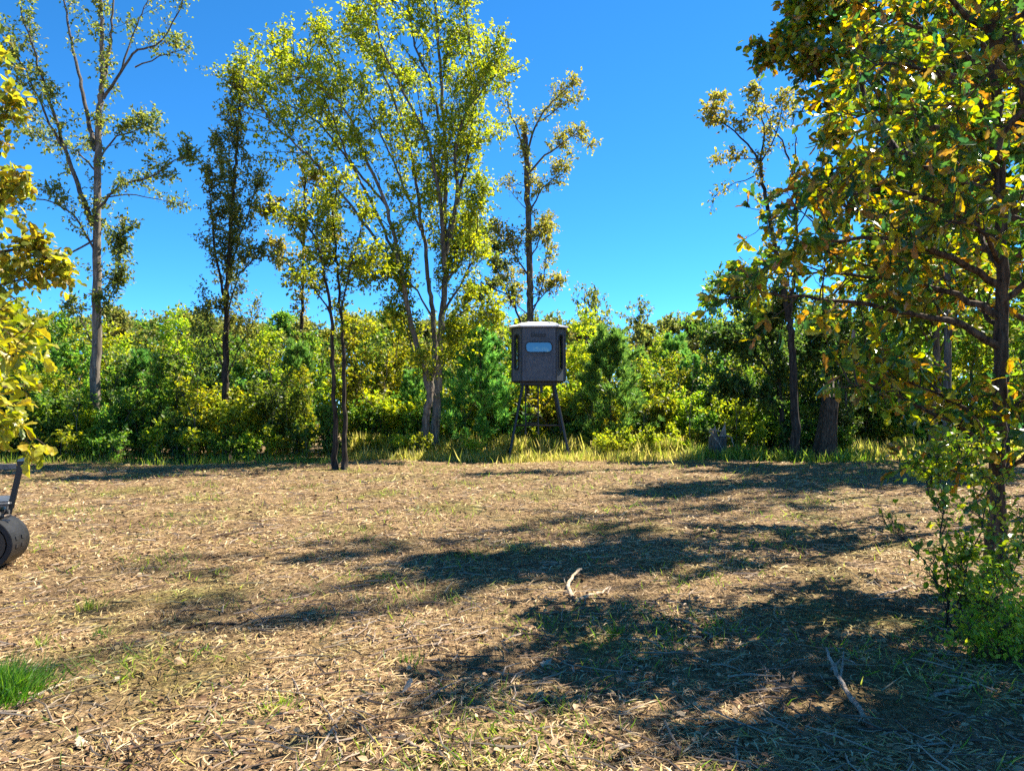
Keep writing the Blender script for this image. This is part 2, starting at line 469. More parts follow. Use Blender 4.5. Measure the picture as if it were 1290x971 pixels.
sz = RNG.uniform(.02, .055, n) * (1 + np.clip((y - 6) / 14, 0, 1))
d = np.stack([np.cos(q := RNG.uniform(0, 6.283, n)), np.sin(q), RNG.normal(0.05, .22, n)], 1)
leaves_geo(g, np.stack([x, y, ground_h(x, y) + .012 + np.abs(RNG.normal(0, .012, n))], 1), d, sz, 'broad', RNG, 0, wild=.4)
tag(g.build('leaf_litter', M['chip']), 'fallen brown leaves scattered through the straw', kind='stuff')
g = Geo()
n = 6500
x, y = wedge_points(n, 2.4, 20, 1.5, RNG)
for i in range(n):
    L_ = math.exp(random.uniform(math.log(.06), math.log(.40))); a = random.uniform(0, 6.283); k = random.gauss(0, .3)
    z0 = gh(x[i], y[i]) + .008 + abs(random.gauss(0, .012))
    p0 = np.array((x[i], y[i], z0)); d1 = np.array((math.cos(a), math.sin(a), random.uniform(-.03, .16))); d2 = np.array((math.cos(a + k), math.sin(a + k), random.uniform(-.05, .12)))
    r = random.uniform(.0018, .0055) * (1 + y[i] / 18)
    g.tube([p0, p0 + d1 * L_ * .5, p0 + d1 * L_ * .5 + d2 * L_ * .5], [r, r * .9, r * .5], 4, cap=False)
tag(g.build('twig_litter', M['stem']), 'thin broken twigs and stems lying among the straw', kind='stuff')

# low green regrowth in patches
def patch_field(x, y):
    return np.sin(x * 1.7 + 0.6 * y) * np.sin(y * 1.9 - .5 * x + 1) + .6 * np.sin(x * 4.1 + 1.3) * np.sin(y * 3.7) + .35 * np.sin(x * 9) * np.sin(y * 8.3)
g = Geo()
x, y = wedge_points(64000, 2.3, 23, 1.45, RNG)
keep = RNG.uniform(0, 1, len(x)) < np.clip(patch_field(x, y) * .55 - .06 + .22 * (x > -.5) * (x < 4) * (y < 6.2), 0.03, .8)
x, y = x[keep], y[keep]; n = len(x)
q = RNG.uniform(0, 6.283, n)
d = np.stack([np.cos(q), np.sin(q), RNG.uniform(.3, 1.8, n)], 1)
leaves_geo(g, np.stack([x, y, ground_h(x, y) + .004], 1), d, RNG.uniform(.035, .10, n) * (1 + y / 20), 'blade', RNG, 0, normal=RNG.normal(0, 1, (n, 3)))
tag(g.build('grass', M['green_blade']), 'short green grass regrowing through the stubble', kind='stuff')

# ------------------------------------------------------------------ branching
def smooth_line(pts, n, jitter=0.0, rng=RNG):
    pts = np.asarray(pts, float)
    if len(pts) == 2: pts = np.stack([pts[0], (pts[0] + pts[1]) / 2, pts[1]])
    P = np.concatenate([[2 * pts[0] - pts[1]], pts, [2 * pts[-1] - pts[-2]]])
    m = len(pts) - 1
    t = np.linspace(0, m, n); i = np.minimum(t.astype(int), m - 1); u = (t - i)[:, None]
    a, b, c, d = P[i], P[i + 1], P[i + 2], P[i + 3]
    out = .5 * (2 * b + (c - a) * u + (2 * a - 5 * b + 4 * c - d) * u ** 2 + (3 * b - a - 3 * c + d) * u ** 3)
    if jitter:
        j = rng.normal(0, jitter, out.shape); j[0] = 0; out = out + j
    return out

def seg_len(pl):
    return float(np.linalg.norm(np.diff(pl, axis=0), axis=1).sum())

def sample(pl, t):
    k = t * (len(pl) - 1); i = min(int(k), len(pl) - 2)
    tan = pl[i + 1] - pl[i]
    return pl[i] + tan * (k - i), tan / (np.linalg.norm(tan) + 1e-9)

def side_shoot(p, tan, ang, length, rng, up=0.2, curve=0.25, n=5):
    r = rng.normal(0, 1, 3); perp = np.cross(tan, r); perp /= np.linalg.norm(perp) + 1e-9
    d = tan * math.cos(ang) + perp * math.sin(ang) + np.array((0, 0, up))
    d /= np.linalg.norm(d)
    out = [p]; step = length / (n - 1)
    for _ in range(n - 1):
        d = d + rng.normal(0, curve * .35, 3) + np.array((0, 0, up * .25)); d /= np.linalg.norm(d)
        out.append(out[-1] + d * step)
    return np.array(out)

class Foliage:
    """twigs and leaves of one crown: shoots come in as polylines, everything finer is vectorised"""
    def __init__(self, rng): self.rng = rng; self.seg = []          # (start, dir, len, density)
    def shoot(self, pl, n_twigs, length, dens, start=0.15):
        rng = self.rng
        for t in np.concatenate([rng.uniform(start, 1, n_twigs), [1.0]]):
            p, tan = sample(pl, float(t))
            d = tan * .6 + rng.normal(0, .62, 3) + np.array((0, 0, .12))
            self.seg.append((p, d / (np.linalg.norm(d) + 1e-9), length * rng.uniform(.5, 1.25), dens))
    def build(self, geo, leaf, size, per, twig_r=0.006, slot_leaf=0, slot_twig=1, droop=0.25, spread=0.7, wild=.55, keep=None):
        rng = self.rng
        P = np.array([s[0] for s in self.seg]); D = np.array([s[1] for s in self.seg]); Ln = np.array([s[2] for s in self.seg]); De = np.array([s[3] for s in self.seg])
        if keep is not None:
            De = De * keep(P + D * Ln[:, None] * .5)
        n = len(P)
        # twigs: three-sided spikes
        a = unit(np.cross(D, np.array((.3, .2, 1.0)) + rng.normal(0, .1, (n, 3)))); b = np.cross(D, a)
        ring = [P + twig_r * (math.cos(q) * a + math.sin(q) * b) for q in (0, 2.1, 4.2)]
        tip = P + D * Ln[:, None]
        V = np.stack([*ring, tip], 1).reshape(-1, 3)
        F = (np.array([(0, 1, 3), (1, 2, 3), (2, 0, 3)])[None] + (np.arange(n) * 4)[:, None, None]).reshape(-1, 3)
        geo.add(V, F, slot_twig)
        t = rng.uniform(.1, 1.05, (n, per))
        pos = P[:, None] + D[:, None] * (Ln[:, None] * t)[..., None]
        live = rng.uniform(0, 1, (n, per)) < De[:, None]
        pos = pos[live]
        dd = np.repeat(D[:, None], per, 1)[live]
        ld = dd * .5 + rng.normal(0, spread, pos.shape) - np.array((0, 0, droop))
        sz = rng.uniform(size[0], size[1], len(pos))
        pos = pos + rng.normal(0, .02, pos.shape)
        leaves_geo(geo, pos, ld, sz, leaf, rng, slot_leaf, wild=wild)
        return len(pos)

def limb_tree(name, label, cat, base, limbs, leaf, size, mats, bark, group=None, seed=1, spread_y=1.0, twig_len=.35, n_twigs=7, per=9, up=.25, sides=9, keep=None, trunk_flare=1.5, droop=.25, limb_bark=None):
    """tree from measured limb lines. limbs: dicts with pts (world), r0, r1, b (branches), bl (branch length), d (leaf density), s (first branch at)"""
    rng = np.random.default_rng(seed)
    root = empty(name, base)
    base = np.asarray(base, float)
    fol = Foliage(rng)
    crown = Geo()
    first = True
    for lb in limbs:
        pts = np.asarray(lb['pts'], float)
        n = max(8, int(seg_len(pts) / .22)) if first else max(6, int(seg_len(pts) / .25))
        n = min(n, 60)
        pl = smooth_line(pts, n, lb.get('j', .02), rng)
        t = np.linspace(0, 1, n)
        rad = lb['r0'] + (lb['r1'] - lb['r0']) * t ** .8
        if lb.get('flare'): rad = rad * (1 + (trunk_flare - 1) * np.exp(-t * seg_len(pl) / .35))
        g = Geo(); g.tube(pl - base, rad, sides if lb['r0'] > .03 else 6)
        g.build('trunk' if lb.get('trunk') or first else 'limb', bark if (first or lb.get('trunk') or limb_bark is None) else limb_bark, root, True)
        first = False
        d = lb.get('d', 1.0)
        bl = lb.get('bl', 1.0)
        for k in range(lb.get('b', 8)):
            tt = lb.get('s', .2) + (1 - lb.get('s', .2)) * (k + rng.uniform(0, 1)) / lb.get('b', 8)
            tt = min(tt, .99)
            p, tan = sample(pl, tt)
            L_ = bl * rng.uniform(.5, 1.15) * (1.1 - .45 * tt)
            br = side_shoot(p, tan, rng.uniform(.5, 1.1), L_, rng, up, .4)
            r = max(.006, min(lb['r0'] * .35, L_ * .012))
            crown.tube(br - base, np.linspace(r, r * .35, len(br)), 4, 1, False)
            fol.shoot(br - base, max(1, int(n_twigs * lb.get('tw', 1))), twig_len, d)
            for _ in range(2):
                q, tn = sample(br, rng.uniform(.3, .85))
                b2 = side_shoot(q, tn, rng.uniform(.5, 1.0), L_ * rng.uniform(.35, .6), rng, up, .4, 4)
                crown.tube(b2 - base, np.linspace(r * .5, r * .2, len(b2)), 3, 1, False)
                fol.shoot(b2 - base, max(1, int(n_twigs * .6 * lb.get('tw', 1))), twig_len * .85, d)
        if lb.get('tip', True): fol.shoot(pl[-max(3, n // 4):] - base, n_twigs, twig_len, d)
    fol.build(crown, leaf, size, per, max(.003, size[0] * .03), keep=keep, droop=droop)
    crown.build('crown', mats, root)
    return tag(root, label, cat, group)

def line(Y, pts, dy=0.0, y0=0.0):
    """pixel polyline -> world points at depth Y; the far end lies dy metres deeper"""
    n = len(pts)
    return np.array([at(px, py, Y + y0 + dy * i / max(n - 1, 1)) for i, (px, py) in enumerate(pts)])

# generic saplings / shrubs / pines / far trees ----------------------------------------
def parts_mesh(kind, seed, h):
    """returns (trunk mesh, crown mesh) of a plant of height h, standing on the origin"""
    rng = np.random.default_rng(seed)
    tr, cr = Geo(), Geo()
    fol = Foliage(rng)
    if kind == 'sapling':
        lean = rng.normal(0, .05, 2)
        ax = smooth_line([(0, 0, -.1), (lean[0] * h * .4, lean[1] * h * .4, h * .5), (lean[0] * h, lean[1] * h, h * .97)], 12, .03, rng)
        tr.tube(ax, np.linspace(.012 * h, .004, 12), 6)
        nb = 30
        for k in range(nb):
            t = .06 + .92 * (k + rng.uniform()) / nb
            p, tan = sample(ax, min(t, .99))
            L_ = h * (.10 + .24 * math.sin(math.pi * min(1, t * .75 + .22))) * rng.uniform(.55, 1.2)
            br = side_shoot(p, tan, rng.uniform(.6, 1.15), L_, rng, .18, .4)
            cr.tube(br, np.linspace(.010, .004, len(br)), 3, 1, False)
            fol.shoot(br, 8, .34, 1.0)
        fol.build(cr, 'simple', (.09, .17), 8, .003, droop=.3)
    elif kind == 'shrub':
        for k in range(9):
            a = rng.uniform(0, 6.283); o = rng.uniform(.1, .5) * h
            ax = smooth_line([(math.cos(a) * .1, math.sin(a) * .1, -.05), (math.cos(a) * o * .5, math.sin(a) * o * .5, h * .5), (math.cos(a) * o, math.sin(a) * o, h * rng.uniform(.7, 1.02))], 8, .03, rng)
            tr.tube(ax, np.linspace(.018, .004, 8), 5)
            for j in range(9):
                p, tan = sample(ax, min(.99, .08 + .9 * (j + rng.uniform()) / 9))
                br = side_shoot(p, tan, rng.uniform(.5, 1.2), h * rng.uniform(.12, .3), rng, .15, .4, 4)
                cr.tube(br, np.linspace(.007, .003, len(br)), 3, 1, False)
                fol.shoot(br, 5, .26, 1.0)
        fol.build(cr, 'simple', (.08, .16), 8, .003, droop=.2)
    elif kind == 'weed':           # tall leafy herb stems
        for k in range(16):
            a = rng.uniform(0, 6.283); o = rng.uniform(0, .55)
            ax = smooth_line([(math.cos(a) * o, math.sin(a) * o, -.03), (math.cos(a) * o * 1.2, math.sin(a) * o * 1.2, h * .6), (math.cos(a) * o * 1.5, math.sin(a) * o * 1.5, h * rng.uniform(.6, 1.05))], 6, .02, rng)
            tr.tube(ax, np.linspace(.007, .003, 6), 4)
            fol.shoot(ax, 9, .12, 1.0, .1)
        fol.build(cr, 'simple', (.09, .18), 5, .002, droop=0)
    elif kind == 'far':
        ax = smooth_line([(0, 0, -.2), (rng.normal(0, .2), rng.normal(0, .2), h * .5), (rng.normal(0, .5), rng.normal(0, .5), h * .92)], 10, .05, rng)
        tr.tube(ax, np.linspace(.016 * h, .02, 10), 7)
        nb = 34
        for k in range(nb):
            t = .22 + .77 * (k + rng.uniform()) / nb
            p, tan = sample(ax, min(t, .99))
            L_ = h * .34 * math.sin(math.pi * min(1, .18 + t * .78)) * rng.uniform(.5, 1.25)
            br = side_shoot(p, tan, rng.uniform(.6, 1.2), L_, rng, .3, .35)
            cr.tube(br, np.linspace(.04, .012, len(br)), 4, 1, False)
            fol.shoot(br, 9, .75, 1.0)
            for _ in range(2):
                q, tn = sample(br, rng.uniform(.35, .9))
                b2 = side_shoot(q, tn, rng.uniform(.5, 1.1), L_ * .5, rng, .25, .35, 4)
                fol.shoot(b2, 6, .6, 1.0)
        fol.build(cr, 'simple', (.20, .38), 9, .006, droop=.1)
    elif kind == 'tall':           # long clean trunk, crown only near the top
        ax = smooth_line([(0, 0, -.2), (rng.normal(0, .15), rng.normal(0, .15), h * .5), (rng.normal(0, .3), rng.normal(0, .3), h * .98)], 14, .03, rng)
        tr.tube(ax, np.linspace(.0085 * h, .03, 14), 8)
        for k in range(24):
            p, tan = sample(ax, .70 + .29 * (k + rng.uniform()) / 24)
            L_ = h * .15 * rng.uniform(.4, 1.2)
            br = side_shoot(p, tan, rng.uniform(.8, 1.4), L_, rng, .2, .35)
            cr.tube(br, np.linspace(.04, .012, len(br)), 4, 1, False)
            fol.shoot(br[2:], 7, .5, 1.0)
        fol.build(cr, 'simple', (.16, .30), 9, .006, droop=.1)
    elif kind == 'pine':
        ax = smooth_line([(0, 0, -.1), (rng.normal(0, .03), rng.normal(0, .03), h * .5), (0, 0, h)], 14, .012, rng)
        tr.tube(ax, np.linspace(.014 * h, .008, 14), 7)
        P, D, S_ = [], [], []
        z = .10 * h
        while z < h * .985:
            t = z / h
            nb = int(rng.integers(5, 8)); a0 = rng.uniform(0, 6.283)
            for k in range(nb):
                a = a0 + k * 6.283 / nb + rng.normal(0, .2)
                L_ = h * (.30 * (1 - t) ** .8 + .035) * rng.uniform(.75, 1.2)
                upk = .25 + .75 * t
                d0 = np.array((math.cos(a), math.sin(a), upk * .5))
                p = sample(ax, min(t, .99))[0]
                br = smooth_line([p, p + d0 * L_ * .55, p + d0 * L_ + np.array((0, 0, L_ * .35))], 6, .015, rng)
                cr.tube(br, np.linspace(.012, .005, 6), 4, 1, False)
                shoots = [(br, 5)]
                for _ in range(3 if L_ > .4 else 1):
                    q, tn = sample(br, rng.uniform(.3, .9))
                    s2 = side_shoot(q, tn, rng.uniform(.5, .9), L_ * rng.uniform(.25, .45), rng, .35, .2, 4)
                    cr.tube(s2, np.linspace(.007, .004, 4), 3, 1, False); shoots.append((s2, 3))
                for s_, m in shoots:
                    for u in np.linspace(.42, 1, m):
                        q, tn = sample(s_, min(float(u), .999))
                        P.append(q); D.append(tn + np.array((0, 0, .25))); S_.append(rng.uniform(.20, .32))
            z += h * rng.uniform(.075, .105)
        P, D, S_ = np.array(P), unit(np.array(D)), np.array(S_)
        m = 26
        dd = D[:, None] * 1.0 + rng.normal(0, .5, (len(P), m, 3))
        pp = np.repeat(P[:, None], m, 1) + rng.normal(0, .012, (len(P), m, 3))
        leaves_geo(cr, pp.reshape(-1, 3), dd.reshape(-1, 3), np.repeat(S_, m) * rng.uniform(.75, 1.15, len(P) * m), 'needle', rng, 0, normal=rng.normal(0, 1, (len(P) * m, 3)))
    return tr, cr

PROTO = {}
def proto(kind, variant, leafm, barkm, h):
    key = (kind, variant, leafm)
    if key not in PROTO:
        base = (kind, variant)
        if base not in PROTO:
            PROTO[base] = parts_mesh(kind, 100 + 17 * variant + len(kind), h)
        tr, cr = PROTO[base]
        PROTO[key] = (tr.mesh(kind + '_trunk', [M[barkm]], True), cr.mesh(kind + '_crown', [M[leafm], M['twig']]), h)
    return PROTO[key]

def plant(kind, name, cat, variant, leafm, barkm, x, y, height, label, group, protoh, rz=None, wide=1.0):
    tm, cm, h = proto(kind, variant, leafm, barkm, protoh)
    root = empty(name, (x, y, gh(x, y)), random.uniform(0, 6.283) if rz is None else rz)
    s = height / h
    root.scale = (s * wide, s * wide, s)
    link('trunk' if kind not in ('shrub', 'weed') else 'stem', tm, root)
    link('crown' if kind not in ('shrub', 'weed') else 'foliage', cm, root)
    return tag(root, label, cat, group)

# ------------------------------------------------------------------ measured trees round the clearing
def L(Y, pts, r0, r1, b=8, bl=1.0, d=1.0, s=.2, dy=0.0, y0=0.0, **k):
    return dict(pts=line(Y, pts, dy, y0), r0=r0, r1=r1, b=b, bl=bl, d=d, s=s, **k)

def foot(px, py, Y):
    p = at(px, py, Y); return (p[0], Y, gh(p[0], Y))

# tall half-bare tree at the left
Y = 26.0
limb_tree('hardwood_tree', 'tall half bare pale trunked tree with ascending limbs near the black machine', 'tree', foot(118, 578, Y), [
    L(Y, [(118, 580), (121, 480), (122, 380), (122, 285), (123, 200), (126, 130), (129, 95), (128, 30), (125, -40)], .20, .05, 26, .9, .75, .25, flare=1, tw=.7),
    L(Y, [(117, 285), (100, 235), (82, 190), (62, 125), (42, 60), (25, 10)], .10, .02, 13, 1.1, .7, .25, dy=-1.0),
    L(Y, [(120, 190), (105, 120), (92, 60), (82, 10), (78, -30)], .085, .02, 8, .9, .25, .4, dy=1.2),
    L(Y, [(78, 185), (55, 140), (30, 85), (0, 40)], .05, .012, 13, 1.0, .8, .2, dy=-1.2, y0=-.5),
    L(Y, [(129, 110), (138, 60), (142, 10), (146, -40)], .07, .02, 7, .8, .3, .3, dy=.8),
    L(Y, [(130, 125), (150, 95), (170, 65), (200, 55), (225, 15), (235, -10)], .06, .012, 9, .8, .28, .35, dy=-.8),
    L(Y, [(150, 95), (165, 50), (180, 15), (195, -20)], .04, .012, 6, .8, .25, .3, dy=.6),
    L(Y, [(170, 85), (200, 72), (235, 60)], .03, .01, 5, .6, .5, .3),
    L(Y, [(124, 262), (150, 235), (185, 225), (215, 205), (240, 195)], .05, .012, 12, 1.0, .95, .15, dy=-.8),
    L(Y, [(126, 200), (145, 175), (170, 165), (185, 155)], .04, .012, 10, .9, .95, .15, dy=1.0),
    L(Y, [(124, 250), (165, 245), (200, 252), (230, 258)], .03, .008, 5, .5, .4, .4, dy=.5),
    L(Y, [(122, 330), (108, 295), (85, 265), (40, 250), (5, 262)], .05, .012, 13, 1.0, .8, .15, dy=-1.0),
    L(Y, [(122, 300), (70, 330), (30, 345), (0, 335)], .04, .012, 13, 1.0, .85, .2, dy=.8),
    L(Y, [(122, 400), (140, 370), (150, 330), (155, 290)], .03, .01, 18, .7, 1.0, .02, dy=-.4),
    L(Y, [(120, 215), (95, 190), (60, 175), (20, 155)], .035, .01, 11, .9, .75, .2, dy=1.2),
    L(Y, [(121, 440), (100, 400), (85, 385)], .025, .01, 6, .6, .7, .2),
], 'simple', (.09, .165), [M['olive_leaf'], M['twig']], M['bark_pale'], 'hardwood trees standing round the clearing', 11, n_twigs=6, per=8, twig_len=.45, limb_bark=M['bark_grey'])

# thin dark-stemmed tree
Y = 25.0
limb_tree('hardwood_tree', 'slender dark stemmed tree with narrow dusky olive crown, left of the broad yellow crown', 'tree', foot(285, 582, Y), [
    L(Y, [(286, 584), (284, 500), (284, 420), (287, 350), (291, 280), (296, 210), (301, 150), (304, 105)], .14, .025, 38, .95, 1, .25, flare=1),
    L(Y, [(285, 370), (298, 310), (312, 270), (325, 225)], .05, .012, 12, .85, 1, .15, dy=.8),
    L(Y, [(284, 380), (272, 320), (266, 260), (262, 220)], .05, .012, 12, .85, 1, .15, dy=-.8),
    L(Y, [(287, 340), (290, 280), (280, 210)], .04, .012, 10, .85, 1, .15, dy=1.0),
    L(Y, [(284, 400), (300, 350), (318, 330), (335, 320)], .03, .01, 9, .6, .9, .15, dy=-.8),
    L(Y, [(298, 190), (285, 175), (268, 180)], .02, .008, 6, .5, .8, .2),
    L(Y, [(284, 470), (265, 420), (255, 380)], .03, .01, 8, .7, .7, .2, dy=-.6),
    L(Y, [(284, 480), (305, 430), (325, 400)], .03, .01, 8, .7, .7, .2, dy=.6),
], 'simple', (.075, .135), [M['olive_leaf'], M['twig']], M['bark_dark'], 'hardwood trees standing round the clearing', 12, n_twigs=8, per=8, twig_len=.42)

# slim tree behind, with sparse rusty leaves
Y = 29.0
limb_tree('hardwood_tree', 'slim straight tree with sparse rusty leaves just beyond the paired trunks', 'tree', foot(378, 572, Y), [
    L(Y, [(378, 574), (379, 470), (381, 380), (383, 290), (384, 205)], .11, .03, 20, .9, .6, .35, flare=1, tip=False),
    L(Y, [(382, 310), (368, 285), (350, 262), (335, 262)], .04, .01, 9, .7, .7, .2, dy=-.8),
    L(Y, [(383, 270), (395, 240), (398, 215)], .03, .01, 6, .6, .7, .2),
    L(Y, [(381, 370), (360, 330), (345, 310)], .035, .01, 9, .8, .7, .2, dy=.8),
    L(Y, [(381, 350), (410, 320), (425, 280)], .035, .01, 9, .8, .7, .2, dy=.8),
], 'simple', (.11, .18), [M['rust_leaf'], M['twig']], M['bark_dark'], 'hardwood trees standing round the clearing', 13, n_twigs=6, per=7)

# paired trunks in front
Y = 20.9
limb_tree('hardwood_tree', 'small tree with two thin dark trunks rising from one base at the clearing edge', 'tree', foot(428, 591, Y), [
    L(Y, [(423, 593), (422, 520), (419, 450), (417, 400), (410, 350), (402, 315), (388, 285), (365, 268)], .075, .018, 16, .8, .75, .5, flare=1, trunk=1, dy=-.3),
    L(Y, [(433, 593), (434, 520), (433, 450), (429, 395), (424, 330), (420, 270), (426, 225)], .075, .018, 16, .8, .75, .45, flare=1, trunk=1, dy=.4),
    L(Y, [(429, 395), (440, 345), (452, 300), (457, 265)], .03, .01, 9, .8, .8, .2, dy=.7),
    L(Y, [(418, 400), (404, 375), (385, 350), (372, 352)], .03, .01, 8, .7, .7, .2, dy=-.8),
    L(Y, [(424, 350), (445, 330), (475, 325)], .025, .01, 8, .7, .75, .2, dy=.8),
    L(Y, [(422, 330), (410, 290), (400, 250)], .025, .01, 8, .7, .8, .2, dy=.8),
    L(Y, [(433, 440), (450, 420), (468, 415)], .015, .006, 4, .5, .6, .2),
], 'simple', (.085, .145), [M['yellow_leaf'], M['twig']], M['bark_dark'], 'hardwood trees standing round the clearing', 14, n_twigs=6, per=7, twig_len=.45)

# the big yellow-green tree
Y = 26.0
bigL = [
    L(Y, [(533, 564), (537, 520), (541, 500), (533, 460), (522, 425), (510, 370), (500, 320), (486, 258), (453, 181), (436, 140), (394, 105), (350, 92)], .15, .02, 27, 1.78, 1, .4, flare=1, trunk=1, dy=-1.6),
    L(Y, [(546, 560), (551, 500), (554, 440), (558, 395), (562, 340), (560, 280), (562, 200), (556, 100), (548, 0), (545, -60)], .18, .03, 39, 1.86, 1, .35, flare=1, trunk=1, dy=.5, y0=.6),
    L(Y, [(541, 500), (548, 450), (545, 400), (538, 340), (530, 270), (516, 188), (488, 105), (460, 60), (435, 30)], .12, .02, 27, 1.86, 1, .4, dy=1.6, trunk=1),
    L(Y, [(560, 340), (556, 270), (552, 235), (537, 174), (505, 110), (480, 55), (470, 0)], .09, .02, 23, 1.86, 1, .2, dy=-1.6),
    L(Y, [(562, 320), (576, 250), (574, 188), (589, 140), (610, 112), (632, 85)], .09, .02, 25, 1.71, 1, .2, dy=-.8),
    L(Y, [(562, 300), (580, 240), (592, 180), (598, 110), (590, 40), (580, -30)], .08, .02, 25, 1.71, 1, .2, dy=1.2),
    L(Y, [(510, 370), (490, 330), (464, 290), (425, 237), (387, 195), (352, 164), (325, 130), (300, 105)], .07, .015, 23, 1.71, .85, .3, dy=-1.4),
    L(Y, [(500, 330), (470, 260), (430, 190), (395, 150), (350, 125), (318, 105)], .06, .015, 18, 1.55, .9, .35, dy=1.4),
    L(Y, [(486, 258), (440, 200), (420, 150), (390, 90), (360, 70)], .05, .015, 16, 1.55, .9, .25, dy=1.0),
    L(Y, [(556, 160), (540, 100), (520, 50), (515, 0), (510, -30)], .06, .015, 16, 1.71, 1, .2, dy=1.5),
    L(Y, [(530, 290), (510, 240), (490, 190), (455, 130), (420, 75), (400, 40)], .05, .015, 16, 1.55, .95, .25, dy=2.2),
    L(Y, [(558, 395), (590, 340), (600, 290), (605, 250)], .05, .012, 16, 1.55, 1, .2, dy=-1.2),
    L(Y, [(545, 400), (520, 360), (490, 345), (460, 340)], .04, .012, 13, 1.40, 1, .2, dy=-1.2),
    L(Y, [(558, 360), (580, 330), (585, 300)], .04, .012, 13, 1.40, 1, .1, dy=1.5),
    L(Y, [(556, 420), (580, 395), (605, 385), (615, 400)], .03, .01, 11, 0.92, .9, .2, dy=-1.2),
    L(Y, [(541, 480), (520, 440), (508, 405), (500, 395)], .03, .01, 9, 0.80, .7, .3, dy=-.6),
    L(Y, [(552, 470), (572, 440), (575, 420)], .02, .01, 9, 0.69, .9, .1, dy=-.5),
    L(Y, [(550, 500), (535, 470), (528, 455)], .02, .008, 5, 0.57, .6, .2, dy=-.8),
]
limb_tree('hardwood_tree', 'large spreading many stemmed tree with broad yellow green crown beside the raised blind', 'tree', foot(541, 562, Y), bigL,
          'simple', (.088, .165), [M['yellow_leaf'], M['twig']], M['bark_pale'], 'hardwood trees standing round the clearing', 15, n_twigs=8, per=9, twig_len=.62, limb_bark=M['bark_grey'], trunk_flare=1.2)

# leaning bare stem
Y = 28.5
limb_tree('hardwood_tree', 'thin dark bare stem leaning over behind the raised blind roof', 'tree', foot(668, 566, Y), [
    L(Y, [(668, 572), (664, 480), (655, 405), (640, 372), (622, 330), (606, 285)], .07, .015, 6, .7, .5, .5, flare=1),
    L(Y, [(640, 372), (620, 365), (600, 372)], .03, .01, 5, .7, .9, .3, dy=-.5),
    L(Y, [(648, 385), (632, 350), (628, 310)], .03, .01, 5, .7, .8, .3, dy=.5),
], 'simple', (.11, .18), [M['olive_leaf'], M['twig']], M['bark_dark'], 'hardwood trees standing round the clearing', 16)

# broken-topped tree behind the blind
Y = 30.0
limb_tree('hardwood_tree', 'straight broken topped trunk with sparse side limbs rising right behind the raised blind', 'tree', foot(670, 568, Y), [
    L(Y, [(671, 570), (669, 480), (668, 400), (667, 330), (665, 250), (663, 200), (661, 158)], .17, .10, 16, .7, .75, .45, flare=1, tip=False),
    L(Y, [(662, 200), (652, 165), (642, 140), (636, 105), (634, 88)], .045, .012, 6, .5, .4, .4),
    L(Y, [(665, 192), (674, 160), (690, 135), (708, 118), (722, 102)], .05, .012, 9, .6, .55, .3, dy=-.6),
    L(Y, [(676, 155), (695, 143), (712, 128), (724, 125)], .03, .01, 6, .5, .6, .3, dy=.6),
    L(Y, [(666, 218), (685, 198), (705, 184), (722, 172), (742, 182)], .05, .012, 11, .6, .8, .3, dy=-.5),
    L(Y, [(667, 270), (682, 240), (700, 222), (712, 200)], .04, .012, 10, .6, .85, .2, dy=.8),
    L(Y, [(666, 240), (655, 232), (642, 236), (636, 225)], .02, .006, 3, .4, .25, .4),
    L(Y, [(665, 265), (650, 250), (640, 236)], .02, .006, 3, .4, .1, .4),
    L(Y, [(667, 350), (650, 325), (635, 305), (628, 290)], .04, .012, 12, .7, .95, .15, dy=-.6),
    L(Y, [(667, 330), (680, 300), (690, 280)], .035, .012, 10, .6, .9, .15, dy=.6),
    L(Y, [(668, 400), (682, 365), (688, 320), (690, 285)], .035, .012, 10, .6, .85, .2, dy=-.4),
    L(Y, [(668, 390), (690, 365), (708, 352)], .03, .01, 7, .5, .8, .3, dy=.3),
    L(Y, [(668, 400), (650, 380), (640, 345)], .03, .01, 10, .7, .9, .2, dy=.8),
], 'simple', (.09, .16), [M['rust_leaf'], M['twig']], M['bark_grey'], 'hardwood trees standing round the clearing', 17, n_twigs=6, per=7, twig_len=.45)

# sparse tree at the right end
Y = 24.5
limb_tree('hardwood_tree', 'dark trunked tree with thin nearly bare top, beside the fluted old stump', 'tree', foot(1001, 578, Y), [
    L(Y, [(1002, 580), (1000, 500), (997, 430), (993, 400), (984, 345), (974, 295), (963, 240), (957, 205)], .15, .05, 14, .6, .45, .45, flare=1),
    L(Y, [(957, 207), (940, 180), (920, 162), (905, 150), (893, 132)], .04, .01, 10, .7, .75, .25, dy=-.6),
    L(Y, [(957, 207), (962, 170), (958, 140), (950, 118)], .04, .01, 9, .7, .6, .2, dy=.5),
    L(Y, [(958, 205), (975, 175), (985, 140), (990, 120)], .03, .008, 8, .7, .4, .2, dy=-.5),
    L(Y, [(950, 222), (930, 228), (912, 238), (898, 250)], .02, .006, 5, .5, .12, .2),
    L(Y, [(957, 200), (935, 200), (905, 200)], .02, .006, 6, .5, .4, .3, dy=.5),
    L(Y, [(993, 400), (1003, 330), (1003, 270), (1000, 225), (985, 180), (968, 150), (953, 92)], .07, .008, 9, .7, .06, .5, dy=.9),
    L(Y, [(1001, 230), (1002, 180), (1000, 150), (1008, 112)], .03, .006, 6, .6, .06, .2, dy=.5, y0=.7),
    L(Y, [(1002, 250), (1016, 220), (1030, 200), (1034, 165)], .03, .006, 6, .5, .06, .2, dy=.3, y0=.6),
], 'simple', (.11, .18), [M['rust_leaf'], M['twig']], M['bark_dark'], 'hardwood trees standing round the clearing', 18, n_twigs=5, per=7)
Y = 26.0
